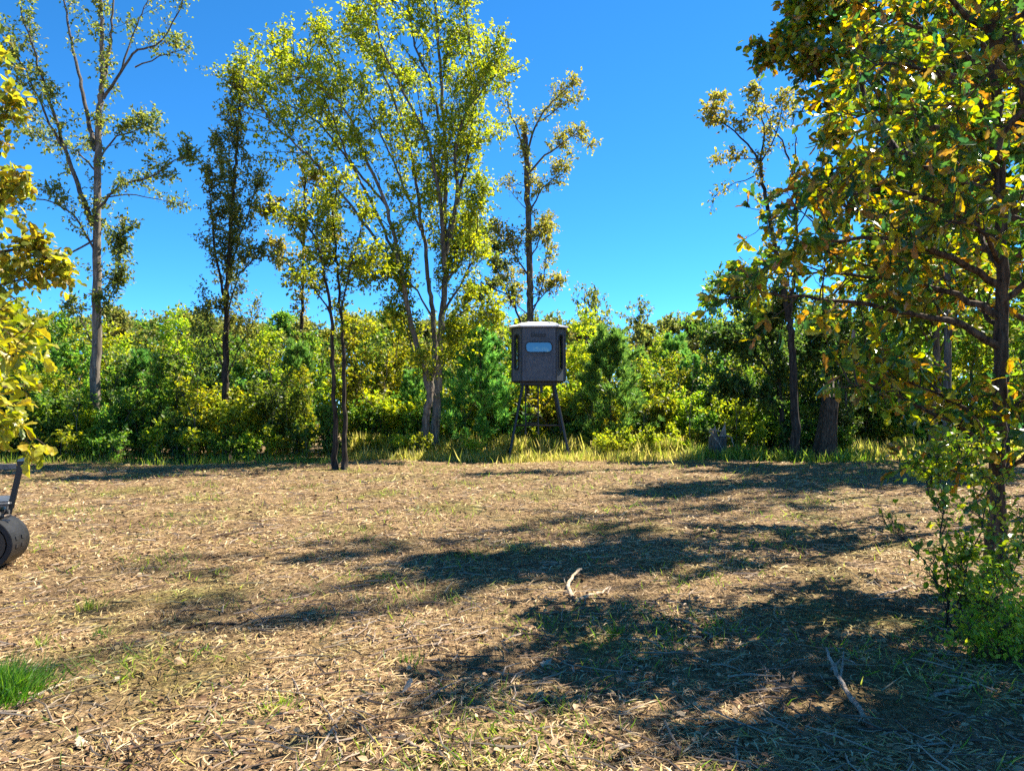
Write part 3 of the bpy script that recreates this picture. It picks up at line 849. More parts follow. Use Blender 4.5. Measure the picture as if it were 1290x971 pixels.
limb_tree('hardwood_tree', 'short dark trunk with spreading green crown just left of the nearly bare topped tree', 'tree', foot(985, 570, Y), [
    L(Y, [(987, 576), (984, 520), (979, 470), (972, 430), (965, 400)], .11, .03, 22, 1.1, 1, .15, flare=1),
    L(Y, [(981, 490), (955, 450), (925, 430), (905, 425)], .05, .012, 16, .9, 1, .2, dy=-1.0),
    L(Y, [(978, 460), (950, 410), (930, 380), (915, 365)], .05, .012, 16, .9, .9, .2, dy=.8),
    L(Y, [(983, 510), (950, 500), (915, 490)], .04, .012, 14, .8, 1, .2, dy=-.8),
    L(Y, [(975, 450), (985, 410), (990, 380)], .04, .012, 14, .9, 1, .2, dy=-1.0),
    L(Y, [(982, 480), (1010, 450), (1035, 430)], .04, .012, 14, .9, 1, .2, dy=.8),
], 'simple', (.12, .20), [M['deep_leaf'], M['twig']], M['bark_dark'], 'hardwood trees standing round the clearing', 19, n_twigs=7, per=8)

# second oak whose limbs reach in above the near oak
Y = 11.5
limb_tree('oak_tree', 'oak whose upper leafy limbs reach out beyond the near oak crown against the sky', 'tree', (at(1335, 600, Y)[0], Y, 0), [
    L(Y, [(1335, 649), (1330, 520), (1322, 380), (1310, 240), (1290, 100), (1275, 0), (1268, -50)], .13, .04, 10, .8, 1, .4, flare=1),
    L(Y, [(1312, 250), (1220, 220), (1130, 190), (1060, 190), (1045, 130), (1025, 90), (1005, 55)], .07, .012, 18, .55, 1, .4, dy=-.8),
    L(Y, [(1130, 190), (1090, 130), (1075, 80), (1050, 40), (1020, 10), (995, 0)], .05, .012, 18, .5, 1, .2, dy=.5, y0=-.3),
    L(Y, [(1005, 55), (985, 68), (965, 72)], .012, .006, 5, .3, 1, .1),
    L(Y, [(1035, 105), (1010, 70), (1000, 40)], .012, .006, 5, .3, 1, .1),
    L(Y, [(1300, 180), (1200, 100), (1120, 60), (1060, 20), (1030, -20)], .06, .012, 18, .8, 1, .25, dy=-.5),
    L(Y, [(1320, 330), (1230, 310), (1140, 280), (1060, 260), (1045, 235)], .06, .012, 20, .8, 1, .2, dy=-.6),
    L(Y, [(1316, 290), (1240, 250), (1160, 150), (1100, 80), (1080, 0)], .06, .012, 20, .9, 1, .2, dy=.8),
    L(Y, [(1325, 420), (1240, 380), (1160, 350), (1080, 330)], .05, .012, 18, .9, 1, .2, dy=.5),
    L(Y, [(1290, 110), (1220, 40), (1160, -20), (1130, -80)], .05, .012, 14, 1.0, 1, .2),
], 'broad', (.09, .15), [M['oak_leaf'], M['twig']], M['bark_brown'], 'oaks at the near side of the clearing', 20, n_twigs=4, per=7, twig_len=.28)

# ------------------------------------------------------------------ near oak with leaves one can pick out
def leafy_near_tree(name, label, base, limbs, leafm, bark, size, seed, per, group, n_twigs=5, twig_len=.3, up=.15, leaf_label=None):
    rng = np.random.default_rng(seed)
    root = empty(name, base); base = np.asarray(base, float)
    twigs = Geo(); seg = []
    first = True
    for lb in limbs:
        pl = smooth_line(lb['pts'], max(8, int(seg_len(lb['pts']) / .12)), lb.get('j', .012), rng)
        n = len(pl); t = np.linspace(0, 1, n)
        rad = lb['r0'] + (lb['r1'] - lb['r0']) * t ** .8
        if lb.get('flare'): rad = rad * (1 + .55 * np.exp(-t * seg_len(pl) / .22)) * (1 + .07 * rng.normal(0, 1, n))
        g = Geo(); g.tube(pl - base, rad, 12 if first else 7)
        g.build('trunk' if first else 'limb', bark, root, True); first = False
        nb = lb.get('b', 8)
        for k in range(nb):
            s0 = lb.get('s', .2)
            p, tan = sample(pl, min(.995, s0 + (1 - s0) * (k + rng.uniform()) / nb))
            L_ = lb.get('bl', .6) * rng.uniform(.5, 1.2)
            br = side_shoot(p, tan, rng.uniform(.5, 1.2), L_, rng, up, .45)
            twigs.tube(br - base, np.linspace(.009, .003, len(br)), 5, 0, False)
            for q in np.concatenate([rng.uniform(.2, 1, n_twigs), [.999]]):
                p2, tn = sample(br, float(q))
                d = tn * .7 + rng.normal(0, .6, 3) + np.array((0, 0, .1)); d /= np.linalg.norm(d)
                l2 = twig_len * rng.uniform(.4, 1.1)
                twigs.tube(np.array([p2, p2 + d * l2 * .5 + rng.normal(0, .01, 3), p2 + d * l2]) - base, [.004, .003, .002], 3, 0, False)
                seg.append((p2, d, l2, lb.get('d', 1.0)))
    twigs.build('twig', M['twig'], root)['kind'] = 'stuff'
    P = np.array([s[0] for s in seg]); D = np.array([s[1] for s in seg]); Ln = np.array([s[2] for s in seg]); De = np.array([s[3] for s in seg])
    t = 1 - rng.uniform(0, 1, (len(P), per)) ** 1.6 * .9
    pos = (P[:, None] + D[:, None] * (Ln[:, None] * t)[..., None])
    live = rng.uniform(0, 1, t.shape) < De[:, None]
    pos = pos[live]; dd = np.repeat(D[:, None], per, 1)[live]
    ld = dd * .55 + rng.normal(0, .6, pos.shape) - np.array((0, 0, .3))
    sz = rng.uniform(*size, len(pos))
    nrm = np.array((0, 0, .8)) + rng.normal(0, .75, pos.shape)
    # the 300 that show largest from the clearing become leaf objects
    y = np.maximum(pos[:, 1], .5); px = CX + FPX * pos[:, 0] / y; pz = HOR - FPX * (pos[:, 2] - EYE) / y
    score = sz / y * (np.abs(np.einsum('ij,ij->i', unit(nrm), unit(pos - np.array((0, 0, EYE))))) + .3)
    score[(px < 8) | (px > 1282) | (pz < 8)] = 0
    pick = np.argsort(-score)[:300]
    rest = np.ones(len(pos), bool); rest[pick] = False
    g = Geo(); leaves_geo(g, pos[rest] - base, ld[rest], sz[rest], 'oak', rng, 0, nrm[rest])
    g.build('foliage', M[leafm], root)['kind'] = 'stuff'
    tv, tf = TEMPL['oak']
    vars_ = []
    for k in range(12):
        g = Geo(); v = tv.copy(); v[:, 2] = v[:, 2] * rng.uniform(.2, 2.4) + .5 * rng.normal() * v[:, 0] * v[:, 1] + .05 * np.sin(v[:, 0] * 9 + rng.uniform(0, 6)) * np.sign(v[:, 1]); v[:, 1] *= rng.uniform(.85, 1.2)
        g.add(v, tf); vars_.append(g.mesh('leaf', [M[leafm + '_single']]))
    for i in pick:
        o = link('leaf', vars_[int(rng.integers(12))], root)
        d = Vector(ld[i]).normalized(); s_ = Vector(nrm[i]).cross(d).normalized(); w = d.cross(s_)
        m = Matrix((d, s_, w)).transposed().to_4x4()
        m.translation = Vector(pos[i] - base)
        o.matrix_local = m @ Matrix.Scale(sz[i], 4)
    return tag(root, label, 'tree', group)

def single_leaf_mat(key, cols, trans, rough, glow, spec=.5):
    """for leaf objects: colour differs from object to object"""
    m = leaf_mat(key, cols, trans, rough, 0, glow, spec, 3.5)
    nt = m.node_tree
    rp = [n for n in nt.nodes if n.type == 'VALTORGB'][0]; oi = [n for n in nt.nodes if n.type == 'OBJECT_INFO'][0]
    nt.links.new(oi.outputs['Random'], rp.inputs[0])
    return m
def ramp_cols(m):
    r = [n for n in m.node_tree.nodes if n.type == 'VALTORGB'][0]
    return [tuple(e.color)[:3] for e in r.color_ramp.elements]
for k, tr_, ro, gl in (('oak_leaf', .50, .24, 1.8), ('gold_leaf', .46, .36, 1.35)):
    M[k + '_single'] = single_leaf_mat(k + '_single', ramp_cols(M[k]), tr_, ro, gl)

Y = 7.1
b0 = foot(1258, 730, Y)
leafy_near_tree('oak_tree', 'near oak with rough brown trunk and large glossy green, yellow and orange leaves', b0, [
    L(Y, [(1257, 733), (1256, 660), (1257, 560), (1261, 450), (1262, 330), (1259, 200), (1254, 80), (1250, -20), (1247, -100)], .088, .03, 22, .55, 1, .5, flare=1),
    L(Y, [(1258, 590), (1225, 550), (1170, 515), (1115, 492), (1068, 478)], .03, .006, 16, .34, 1, .25, dy=-.8),
    L(Y, [(1258, 560), (1230, 530), (1190, 500), (1140, 480), (1100, 470)], .025, .006, 14, .30, 1, .25, dy=-.2),
    L(Y, [(1258, 620), (1240, 600), (1210, 585), (1170, 580)], .02, .005, 10, .30, .8, .2, dy=-.6),
    L(Y, [(1259, 530), (1300, 500), (1380, 480)], .03, .006, 12, .4, 1, .15, dy=-.6),
    L(Y, [(1259, 600), (1290, 580), (1350, 560)], .03, .006, 10, .4, .8, .15, dy=-.8),
    L(Y, [(1261, 440), (1215, 412), (1150, 395), (1070, 380), (980, 372), (915, 376)], .045, .006, 16, .36, 1, .25, dy=-.3),
    L(Y, [(1261, 400), (1200, 370), (1120, 350), (1040, 345), (965, 350)], .04, .006, 16, .45, 1, .2, dy=.5),
    L(Y, [(1262, 360), (1190, 320), (1110, 300), (1040, 305), (985, 320)], .04, .006, 16, .5, 1, .2, dy=-.6),
    L(Y, [(1261, 300), (1200, 265), (1120, 240), (1050, 250), (1000, 262)], .04, .006, 16, .5, 1, .2, dy=.4),
    L(Y, [(1260, 250), (1190, 220), (1110, 200), (1062, 215)], .04, .006, 14, .5, 1, .2, dy=-.9),
    L(Y, [(1259, 200), (1180, 160), (1120, 140), (1070, 150)], .04, .006, 14, .5, 1, .2, dy=.6),
    L(Y, [(1257, 150), (1190, 100), (1130, 80), (1080, 95)], .035, .006, 14, .5, 1, .2, dy=-.5),
    L(Y, [(1255, 100), (1190, 50), (1130, 25), (1090, 10)], .035, .006, 13, .5, 1, .2, dy=.3),
    L(Y, [(1253, 50), (1190, -10), (1130, -40), (1090, -60)], .035, .006, 11, .5, 1, .2, dy=-.4),
    L(Y, [(1260, 380), (1320, 340), (1400, 310)], .04, .006, 13, .5, 1, .15, dy=-.4),
    L(Y, [(1260, 280), (1320, 230), (1420, 200)], .04, .006, 13, .5, 1, .15, dy=.4),
    L(Y, [(1258, 170), (1320, 110), (1400, 80)], .04, .006, 13, .5, 1, .15, dy=-.4),
    L(Y, [(1254, 60), (1310, 0), (1380, -40)], .04, .006, 11, .5, 1, .15, dy=.4),
    L(Y, [(1262, 420), (1230, 380), (1205, 360)], .03, .006, 14, .45, 1, .2, dy=1.2),
    L(Y, [(1262, 340), (1225, 290), (1190, 270)], .03, .006, 14, .45, 1, .2, dy=1.4),
    L(Y, [(1260, 230), (1225, 180), (1190, 150)], .03, .006, 14, .45, 1, .2, dy=1.3),
    L(Y, [(1262, 330), (1235, 290), (1200, 275)], .03, .006, 12, .45, 1, .3, dy=-1.3),
    L(Y, [(1260, 210), (1230, 150), (1195, 130)], .03, .006, 12, .45, 1, .3, dy=-1.3),
], 'oak_leaf', M['bark_brown'], (.09, .165), 31, 6, 'oaks at the near side of the clearing', n_twigs=3, twig_len=.22)

Y = 4.7
leafy_near_tree('oak_tree', 'oak standing mostly out of view whose golden leaved branches hang in above the black machine', (at(-190, 500, Y)[0], Y, 0), [
    L(Y, [(-190, 836), (-190, 600), (-185, 400), (-180, 200), (-175, 0), (-170, -150)], .09, .03, 14, .5, 1, .3, flare=1),
    L(Y, [(-188, 480), (-120, 455), (-70, 440), (-30, 432), (0, 435), (22, 450)], .03, .004, 6, .15, .9, .5, dy=-.3),
    L(Y, [(-186, 440), (-120, 410), (-70, 395), (-30, 390), (5, 385)], .028, .004, 5, .13, .5, .5, dy=.3),
    L(Y, [(-189, 610), (-120, 570), (-70, 535), (-30, 530), (5, 536), (28, 546)], .028, .004, 7, .13, 1, .45, dy=-.2),
    L(Y, [(-188, 500), (-110, 480), (-60, 478), (-30, 480), (-5, 485)], .02, .004, 6, .16, .9, .5, dy=.1),
], 'gold_leaf', M['bark_brown'], (.075, .13), 33, 6, 'oaks at the near side of the clearing', n_twigs=3, twig_len=.2)

Y = 9.5
limb_tree('oak_tree', 'bronze and olive leaved oak hanging in above the golden branches, trunk out of view', 'tree', (at(-110, 600, Y)[0], Y, 0), [
    L(Y, [(-110, 678), (-108, 500), (-105, 350), (-95, 200), (-85, 50), (-75, -100)], .12, .03, 16, .9, 1, .3, flare=1),
    L(Y, [(-105, 330), (-60, 290), (-20, 270), (10, 245), (25, 240)], .05, .01, 8, .4, .6, .3, dy=-.5),
    L(Y, [(-100, 260), (-60, 200), (-30, 170), (-5, 150), (10, 140)], .05, .01, 7, .4, .55, .3, dy=.3),
    L(Y, [(-95, 200), (-60, 130), (-40, 90), (-15, 75), (0, 80)], .05, .01, 6, .4, .5, .3, dy=-.3),
    L(Y, [(-106, 380), (-60, 340), (-10, 320), (25, 312), (60, 325)], .04, .01, 8, .4, .6, .3, dy=.3),
    L(Y, [(-88, 80), (-60, 20), (-30, -20), (0, -40)], .05, .01, 12, .7, .9, .3),
    L(Y, [(-107, 440), (-60, 400), (-10, 360), (40, 345), (72, 352)], .03, .006, 10, .4, .6, .4, dy=.6),
], 'broad', (.09, .15), [M['bronze_leaf'], M['twig']], M['bark_brown'], 'oaks at the near side of the clearing', 34, n_twigs=4, per=6, twig_len=.25)


# ------------------------------------------------------------------ thicket behind the clearing
LATE = []           # (object, px, text, kind word) labelled together at the end so that each says which one it is
PLACES = [(60, 'beyond the black machine'), (165, 'below the half bare tree'), (250, 'beside the half bare tree'), (340, 'below the slender dark stemmed tree'),
          (480, 'behind the paired thin trunks'), (580, 'under the broad yellow crown'), (642, 'just left of the raised blind'), (716, 'behind the raised blind'),
          (800, 'just right of the raised blind'), (900, 'between blind and hollow stump'), (1010, 'behind the bare topped tree'), (1085, 'behind the fluted stump'), (9999, 'behind the near oak')]
def late(o, x, y, desc, row, group, cat):
    px = CX + FPX * x / y
    place = next(t for lim, t in PLACES if px < lim)
    o['category'] = cat; o['group'] = group
    LATE.append((o, px, f'{desc} {row} {place}'))

COLOUR = {'green_leaf': 'green', 'lime_leaf': 'lime', 'amber_leaf': 'yellowing', 'deep_leaf': 'dark green', 'olive_leaf': 'olive', 'yellow_leaf': 'yellow green', 'rust_leaf': 'rusty', 'far_leaf': 'olive green'}
def front(px):
    """depth of the thicket's front edge"""
    if px < 430: return 24.4
    if px < 470: return 24.4 + (px - 430) / 40 * 3.8
    if px < 860: return 28.4
    if px < 920: return 28.4 - (px - 860) / 60 * 2.4
    if px < 1060: return 26.2
    return 29.5
def pick_leaf(px, rng):
    if px < 430: w = dict(green_leaf=.36, lime_leaf=.26, deep_leaf=.22, amber_leaf=.16)
    elif px < 640: w = dict(green_leaf=.22, lime_leaf=.30, amber_leaf=.38, deep_leaf=.10)
    elif px < 900: w = dict(green_leaf=.28, lime_leaf=.44, amber_leaf=.28)
    elif px < 1100: w = dict(green_leaf=.45, lime_leaf=.25, deep_leaf=.30)
    else: w = dict(green_leaf=.30, lime_leaf=.45, amber_leaf=.25)
    k = list(w); p = np.array([w[i] for i in k]); return k[int(rng.choice(len(k), p=p / p.sum()))]
rng = np.random.default_rng(99)
def row(kind, name, cat, group, d0, d1, step, h0, h1, what, rowname, protoh, nvar, lo=-60, hi=1350, wide=1.0, skip=None):
    px = lo
    while px < hi:
        d = front(px) + rng.uniform(d0, d1)
        x = (px - CX) / FPX * d
        lf = pick_leaf(px, rng)
        if not (skip and skip(px)):
            o = plant(kind, name, cat, int(rng.integers(nvar)), lf, 'bark_grey', x, d, rng.uniform(h0, h1), None, None, protoh, wide=wide * rng.uniform(.85, 1.2))
            late(o, x, d, f'{COLOUR[lf]} {what}', rowname, group, cat)
        px += step * rng.uniform(.6, 1.4) * FPX / d
row('weed', 'weed', 'weed', 'tall weeds along the thicket front', -.5, .3, .75, .7, 1.3, 'weed clump', 'at thicket front', 1.2, 3, skip=lambda p: 436 < p < 470)
row('shrub', 'shrub', 'shrub', 'shrubs in the thicket', .2, 1.3, 1.15, 1.6, 2.5, 'shrub', 'low in thicket', 2.2, 4)
row('sapling', 'sapling', 'sapling', 'saplings in the thicket', 1.6, 3.6, 1.25, 2.8, 4.2, 'young sapling', 'near thicket front', 4.5, 4)
row('shrub', 'shrub', 'shrub', 'shrubs in the thicket', 3.6, 5.0, 2.0, 2.6, 3.4, 'shrub', 'well inside thicket', 2.2, 4)
row('sapling', 'sapling', 'sapling', 'saplings in the thicket', 4.5, 8.0, 1.5, 3.8, 5.0, 'young sapling', 'in mid thicket', 4.5, 4)
row('sapling', 'sapling', 'sapling', 'saplings in the thicket', 9, 16, 2.0, 4.6, 5.8, 'tall sapling', 'deep in thicket', 4.5, 4, wide=1.15)
px = -80
while px < 1370:                                        # woodland far behind
    d = rng.uniform(58, 84); h = 1.6 + (HOR - (402 + rng.normal(0, 7))) * d / FPX
    x = (px - CX) / FPX * d
    lf = ['far_leaf', 'green_leaf', 'olive_leaf'][int(rng.integers(3))]
    o = plant('far', 'woodland_tree', 'tree', int(rng.integers(4)), lf, 'bark_grey', x, d, h, None, None, 10.0)
    late(o, x, d, f'{COLOUR[lf]} distant woodland tree', 'far', 'trees of the woodland far behind', 'tree')
    px += rng.uniform(24, 46)
# taller ones that stand out
def tall(kind, name, px, Yd, top, lf, what, rowname, protoh, group, cat='tree', var=0, wide=1.0):
    p = at(px, top, Yd)
    o = plant(kind, name, cat, var, lf, 'bark_grey', p[0], Yd, p[2], None, None, protoh, wide=wide)
    late(o, p[0], Yd, what, rowname, group, cat)
G_S = 'saplings in the thicket'
tall('sapling', 'sapling', 748, 38, 368, 'olive_leaf', 'narrow tall spire shaped sapling', 'standing above thicket', 4.5, G_S, 'sapling', 1, .62)
tall('sapling', 'sapling', 795, 40, 388, 'olive_leaf', 'olive thin topped sapling', 'standing above thicket', 4.5, G_S, 'sapling', 2, .7)
tall('sapling', 'sapling', 880, 32, 372, 'green_leaf', 'tall green sapling', 'standing above thicket', 4.5, G_S, 'sapling', 3, .8)
tall('sapling', 'sapling', 925, 34, 352, 'lime_leaf', 'tall lime green sapling', 'standing above thicket', 4.5, G_S, 'sapling', 0, .8)
tall('sapling', 'sapling', 958, 33, 345, 'olive_leaf', 'tall olive sapling', 'standing above thicket', 4.5, G_S, 'sapling', 1, .8)
for px, Yd, top, lf, v in ((1030, 28, 380, 'deep_leaf', 2), (1062, 27.2, 405, 'deep_leaf', 0), (1090, 30, 350, 'green_leaf', 1), (1130, 31, 330, 'lime_leaf', 3), (1175, 31.5, 320, 'green_leaf', 2), (1215, 31, 345, 'lime_leaf', 0), (1255, 32, 320, 'lime_leaf', 1), (1300, 31, 330, 'green_leaf', 2), (1010, 30, 385, 'green_leaf', 3), (1110, 34, 320, 'lime_leaf', 0), (1240, 36, 300, 'amber_leaf', 3)):
    tall('sapling', 'sapling', px, Yd, top, lf, f'{COLOUR[lf]} full grown sapling', 'reaching high', 4.5, G_S, 'sapling', v)
for px, Yd, top, lf, v in ((490, 31, 400, 'amber_leaf', 0), (450, 29.5, 405, 'amber_leaf', 2), (330, 30, 420, 'lime_leaf', 1), (235, 29, 405, 'lime_leaf', 3), (60, 28.5, 400, 'green_leaf', 0), (25, 30, 390, 'green_leaf', 2), (205, 31, 400, 'olive_leaf', 1), (145, 30, 415, 'amber_leaf', 2), (590, 33, 395, 'olive_leaf', 1), (620, 34, 390, 'olive_leaf', 3), (730, 33, 400, 'amber_leaf', 2), (640, 32, 420, 'lime_leaf', 0)):
    tall('sapling', 'sapling', px, Yd, top, lf, f'{COLOUR[lf]} full grown sapling', 'reaching high', 4.5, G_S, 'sapling', v)
for i, (px, Yd, top, v, wd) in enumerate(((604, 27.8, 406, 0, 1.05), (768, 28.6, 415, 1, 1.1), (178, 27.2, 445, 2, .9), (375, 27.6, 430, 1, .8), (802, 33, 440, 0, .9), (850, 37, 425, 2, .9), (520, 29.2, 470, 2, 1.0), (72, 29, 430, 0, .9), (655, 33, 440, 1, .9), (870, 34, 445, 0, .9))):
    p = at(px, top, Yd)
    o = plant('pine', 'pine_tree', 'pine', v, 'needle', 'bark_brown', p[0], Yd, p[2], None, None, 4.8, wide=wd)
    late(o, p[0], Yd, 'young long needled pine', 'standing', 'young pines in the thicket', 'pine')

for px, Yd, h, lf, v in ((646, 29.0, 2.3, 'lime_leaf', 0), (664, 29.4, 2.9, 'lime_leaf', 1), (684, 28.9, 2.4, 'amber_leaf', 2), (702, 29.3, 2.8, 'lime_leaf', 3), (722, 28.9, 2.2, 'lime_leaf', 0)):
    p = at(px, 500, Yd); o = plant('shrub', 'shrub', 'shrub', v, lf, 'bark_grey', p[0], Yd, h, None, None, 2.2)
    late(o, p[0], Yd, f'{COLOUR[lf]} bright shrub', 'seen between the blind legs', 'shrubs in the thicket', 'shrub')

# trees standing past the end of the clearing; their shade falls across it
for i, (x, y, h, v, wd) in enumerate(((14.8, 26.0, 12.5, 1, .8), (16.8, 22.5, 12.0, 2, .8), (13.2, 22.5, 16.5, 3, .5), (20.5, 17.5, 12.0, 3, .8), (6.35, 6.5, 7.8, 1, .55))):
    o = plant('far', 'shade_tree', 'tree', v, 'green_leaf', 'bark_grey', x, y, h, None, None, 10.0, wide=wd)
    late(o, x, y, 'green shade tree', 'standing past the clearing end', 'trees past the end of the clearing', 'tree')

for x, y, h, v in ((11.6, 17.4, 20.0, 0), (16.2, 21.5, 23.0, 2), (12.7, 16.2, 23.5, 1)):
    o = plant('tall', 'shade_tree', 'tree', v, 'green_leaf', 'bark_dark', x, y, h, None, None, 20.0, wide=.62)
    late(o, x, y, 'tall long trunked tree', 'past the clearing end', 'trees past the end of the clearing', 'tree')

# ------------------------------------------------------------------ tall grass round the blind
def grass_field(name, label, n, pxr, yr, hr, mat, rng):
    y = yr[1] - (yr[1] - yr[0]) * rng.uniform(0, 1, n) ** 1.35; y = np.where(rng.uniform(0, 1, n) < .04, y - rng.exponential(.7, n), y); px = rng.uniform(pxr[0], pxr[1], n)
    x = (px - CX) / FPX * 26.0
    clump = np.sin(x * 2.3 + y) * np.sin(y * 3.1 - x * 1.2) * .5 + np.sin(x * 5.3 + np.sin(y * 3)) * np.sin(y * 6.1) * .4 + .65
    ok = rng.uniform(0, 1, n) < clump; x, y = x[ok], y[ok]; clump = clump[ok]; n = len(x)
    d = np.stack([rng.normal(0, .32, n), rng.normal(0, .32, n), np.ones(n)], 1)
    g = Geo()
    leaves_geo(g, np.stack([x, y, ground_h(x, y) - .02], 1), d, rng.uniform(*hr, n) * (.45 + .6 * np.clip(clump, 0, 1.2)), 'blade', rng, 0, normal=rng.normal(0, 1, (n, 3)) * np.array((1, 1, .1)))
    tag(g.build(name, mat), label, kind='stuff')
rng = np.random.default_rng(5)
grass_field('tall_grass', 'tall golden green grass round the feet of the blind', 38000, (432, 880), (26.3, 28.9), (.40, .90), M['grass_blade'], rng)
grass_field('tall_grass', 'shorter green grass at the front of the tall grass', 16000, (440, 880), (24.2, 26.8), (.12, .46), M['grass_blade'], rng)
grass_field('edge_grass', 'thin grass along the dark thicket edge', 6500, (-120, 450), (22.9, 25.0), (.10, .40), M['green_blade'], rng)
grass_field('edge_grass', 'grass below the stump and the bare topped tree', 5500, (860, 1080), (24.0, 26.4), (.2, .6), M['green_blade'], rng)
grass_field('edge_grass', 'dry golden grass behind the near oak', 8000, (1060, 1420), (25.0, 30.0), (.3, .8), M['grass_blade'], rng)
rng = np.random.default_rng(6)
for px in (450, 466, 490, 511, 530, 552, 575, 598, 612, 628, 640, 660, 672, 690, 708, 722, 735, 750, 765, 778, 790, 806, 820, 833, 846, 858):
    d = rng.uniform(27.3, 28.2) if 625 < px < 730 else rng.uniform(25.4, 27.8); x = (px - CX) / FPX * d; lf = ['lime_leaf', 'amber_leaf', 'lime_leaf'][int(rng.integers(3))]
    o = plant('weed', 'weed', 'weed', int(rng.integers(3)), lf, 'bark_grey', x, d, rng.uniform(.45, .95), None, None, 1.2)
    late(o, x, d, f'{COLOUR[lf]} leafy weed', 'in tall grass', 'weeds in the tall grass', 'weed')

# ------------------------------------------------------------------ raised box blind
def panel(w, h, hole=None, th=.04, n=10):
    """upright panel in the xz plane, centred on x, bottom at z=0, front face y=0, with an optional rounded opening (cx, cz, hw, hh, r)"""
    bm = bmesh.new()
    def outline(cx, cz, hw, hh, r, k):
        pts = []
        for sx, sz, a0 in ((1, 1, 0), (-1, 1, 90), (-1, -1, 180), (1, -1, 270)):
            for i in range(k):
                a = R(a0 + 90 * i / (k - 1)); pts.append((cx + sx * (hw - r) + r * math.cos(a), cz + sz * (hh - r) + r * math.sin(a)))
        return pts
    k = 6
    out = outline(0, h / 2, w / 2, h / 2, .012, k)
    fo = [bm.verts.new((x, 0, z)) for x, z in out]; bo = [bm.verts.new((x, th, z)) for x, z in out]
    m = len(out)
    if hole:
        inn = outline(*hole, k)
        fi = [bm.verts.new((x, 0, z)) for x, z in inn]; bi = [bm.verts.new((x, th, z)) for x, z in inn]
        for i in range(m):
            j = (i + 1) % m
            bm.faces.new((fo[i], fi[i], fi[j], fo[j])); bm.faces.new((bo[j], bi[j], bi[i], bo[i]))
            bm.faces.new((fi[i], bi[i], bi[j], fi[j])); bm.faces.new((fo[j], bo[j], bo[i], fo[i]))
    else:
        bm.faces.new(fo[::-1]); bm.faces.new(bo)
        for i in range(m):
            j = (i + 1) % m; bm.faces.new((fo[j], bo[j], bo[i], fo[i]))
    bmesh.ops.recalc_face_normals(bm, faces=bm.faces)
    return bm
def rim(cx, cz, hw, hh, r, width, th, y=0.0):
    bm = bmesh.new(); k = 6
    def outline(hw, hh, r):
        pts = []
        for sx, sz, a0 in ((1, 1, 0), (-1, 1, 90), (-1, -1, 180), (1, -1, 270)):
            for i in range(k):
                a = R(a0 + 90 * i / (k - 1)); pts.append((cx + sx * (hw - r) + r * math.cos(a), cz + sz * (hh - r) + r * math.sin(a)))
        return pts
    o_ = outline(hw + width, hh + width, r + width); i_ = outline(hw, hh, r); m = len(o_)
    rows = [[bm.verts.new((x, yy, z)) for x, z in src] for src, yy in ((o_, y), (o_, y - th), (i_, y - th), (i_, y))]
    for a, b in ((0, 1), (1, 2), (2, 3)):
        for i in range(m):
            j = (i + 1) % m; bm.faces.new((rows[a][i], rows[a][j], rows[b][j], rows[b][i]))
    bmesh.ops.recalc_face_normals(bm, faces=bm.faces)
    return bm
def bm_obj(name, bm, mat, parent, loc=(0, 0, 0), rz=0.0, smooth=False):
    me = bpy.data.meshes.new(name); bm.to_mesh(me); bm.free(); me.materials.append(mat)
    if smooth:
        for p in me.polygons: p.use_smooth = True
    o = link(name, me, parent); o.location = loc; o.rotation_euler = (0, 0, rz); return o

M['blind_wall'] = plain_mat('charcoal_shell', (.058, .068, .084), .55, noise=.22, nscale=5, bump=.05)
M['blind_dark'] = plain_mat('dark_trim', (.012, .013, .015), .5)
M['blind_roof'] = plain_mat('roof_shell', (.60, .60, .62), .5, noise=.08, nscale=6)
M['steel_black'] = plain_mat('black_painted_steel', (.010, .010, .011), .45, noise=.3, nscale=20)
M['inside'] = plain_mat('blind_inside', (.03, .03, .032), .8)
def glass_mat():
    m, nt, out = new_mat('tinted_window'); N, Lk = nt.nodes, nt.links
    p = N.new('ShaderNodeBsdfPrincipled'); p.inputs['Base Color'].default_value = (.24, .27, .29, 1); p.inputs['Metallic'].default_value = 1.0; p.inputs['Roughness'].default_value = .06
    t = N.new('ShaderNodeBsdfTransparent'); t.inputs['Color'].default_value = (.55, .6, .6, 1)
    mx = N.new('ShaderNodeMixShader'); mx.inputs[0].default_value = .5
    Lk.new(t.outputs[0], mx.inputs[1]); Lk.new(p.outputs[0], mx.inputs[2]); Lk.new(mx.outputs[0], out.inputs['Surface']); return m
M['glass'] = glass_mat()

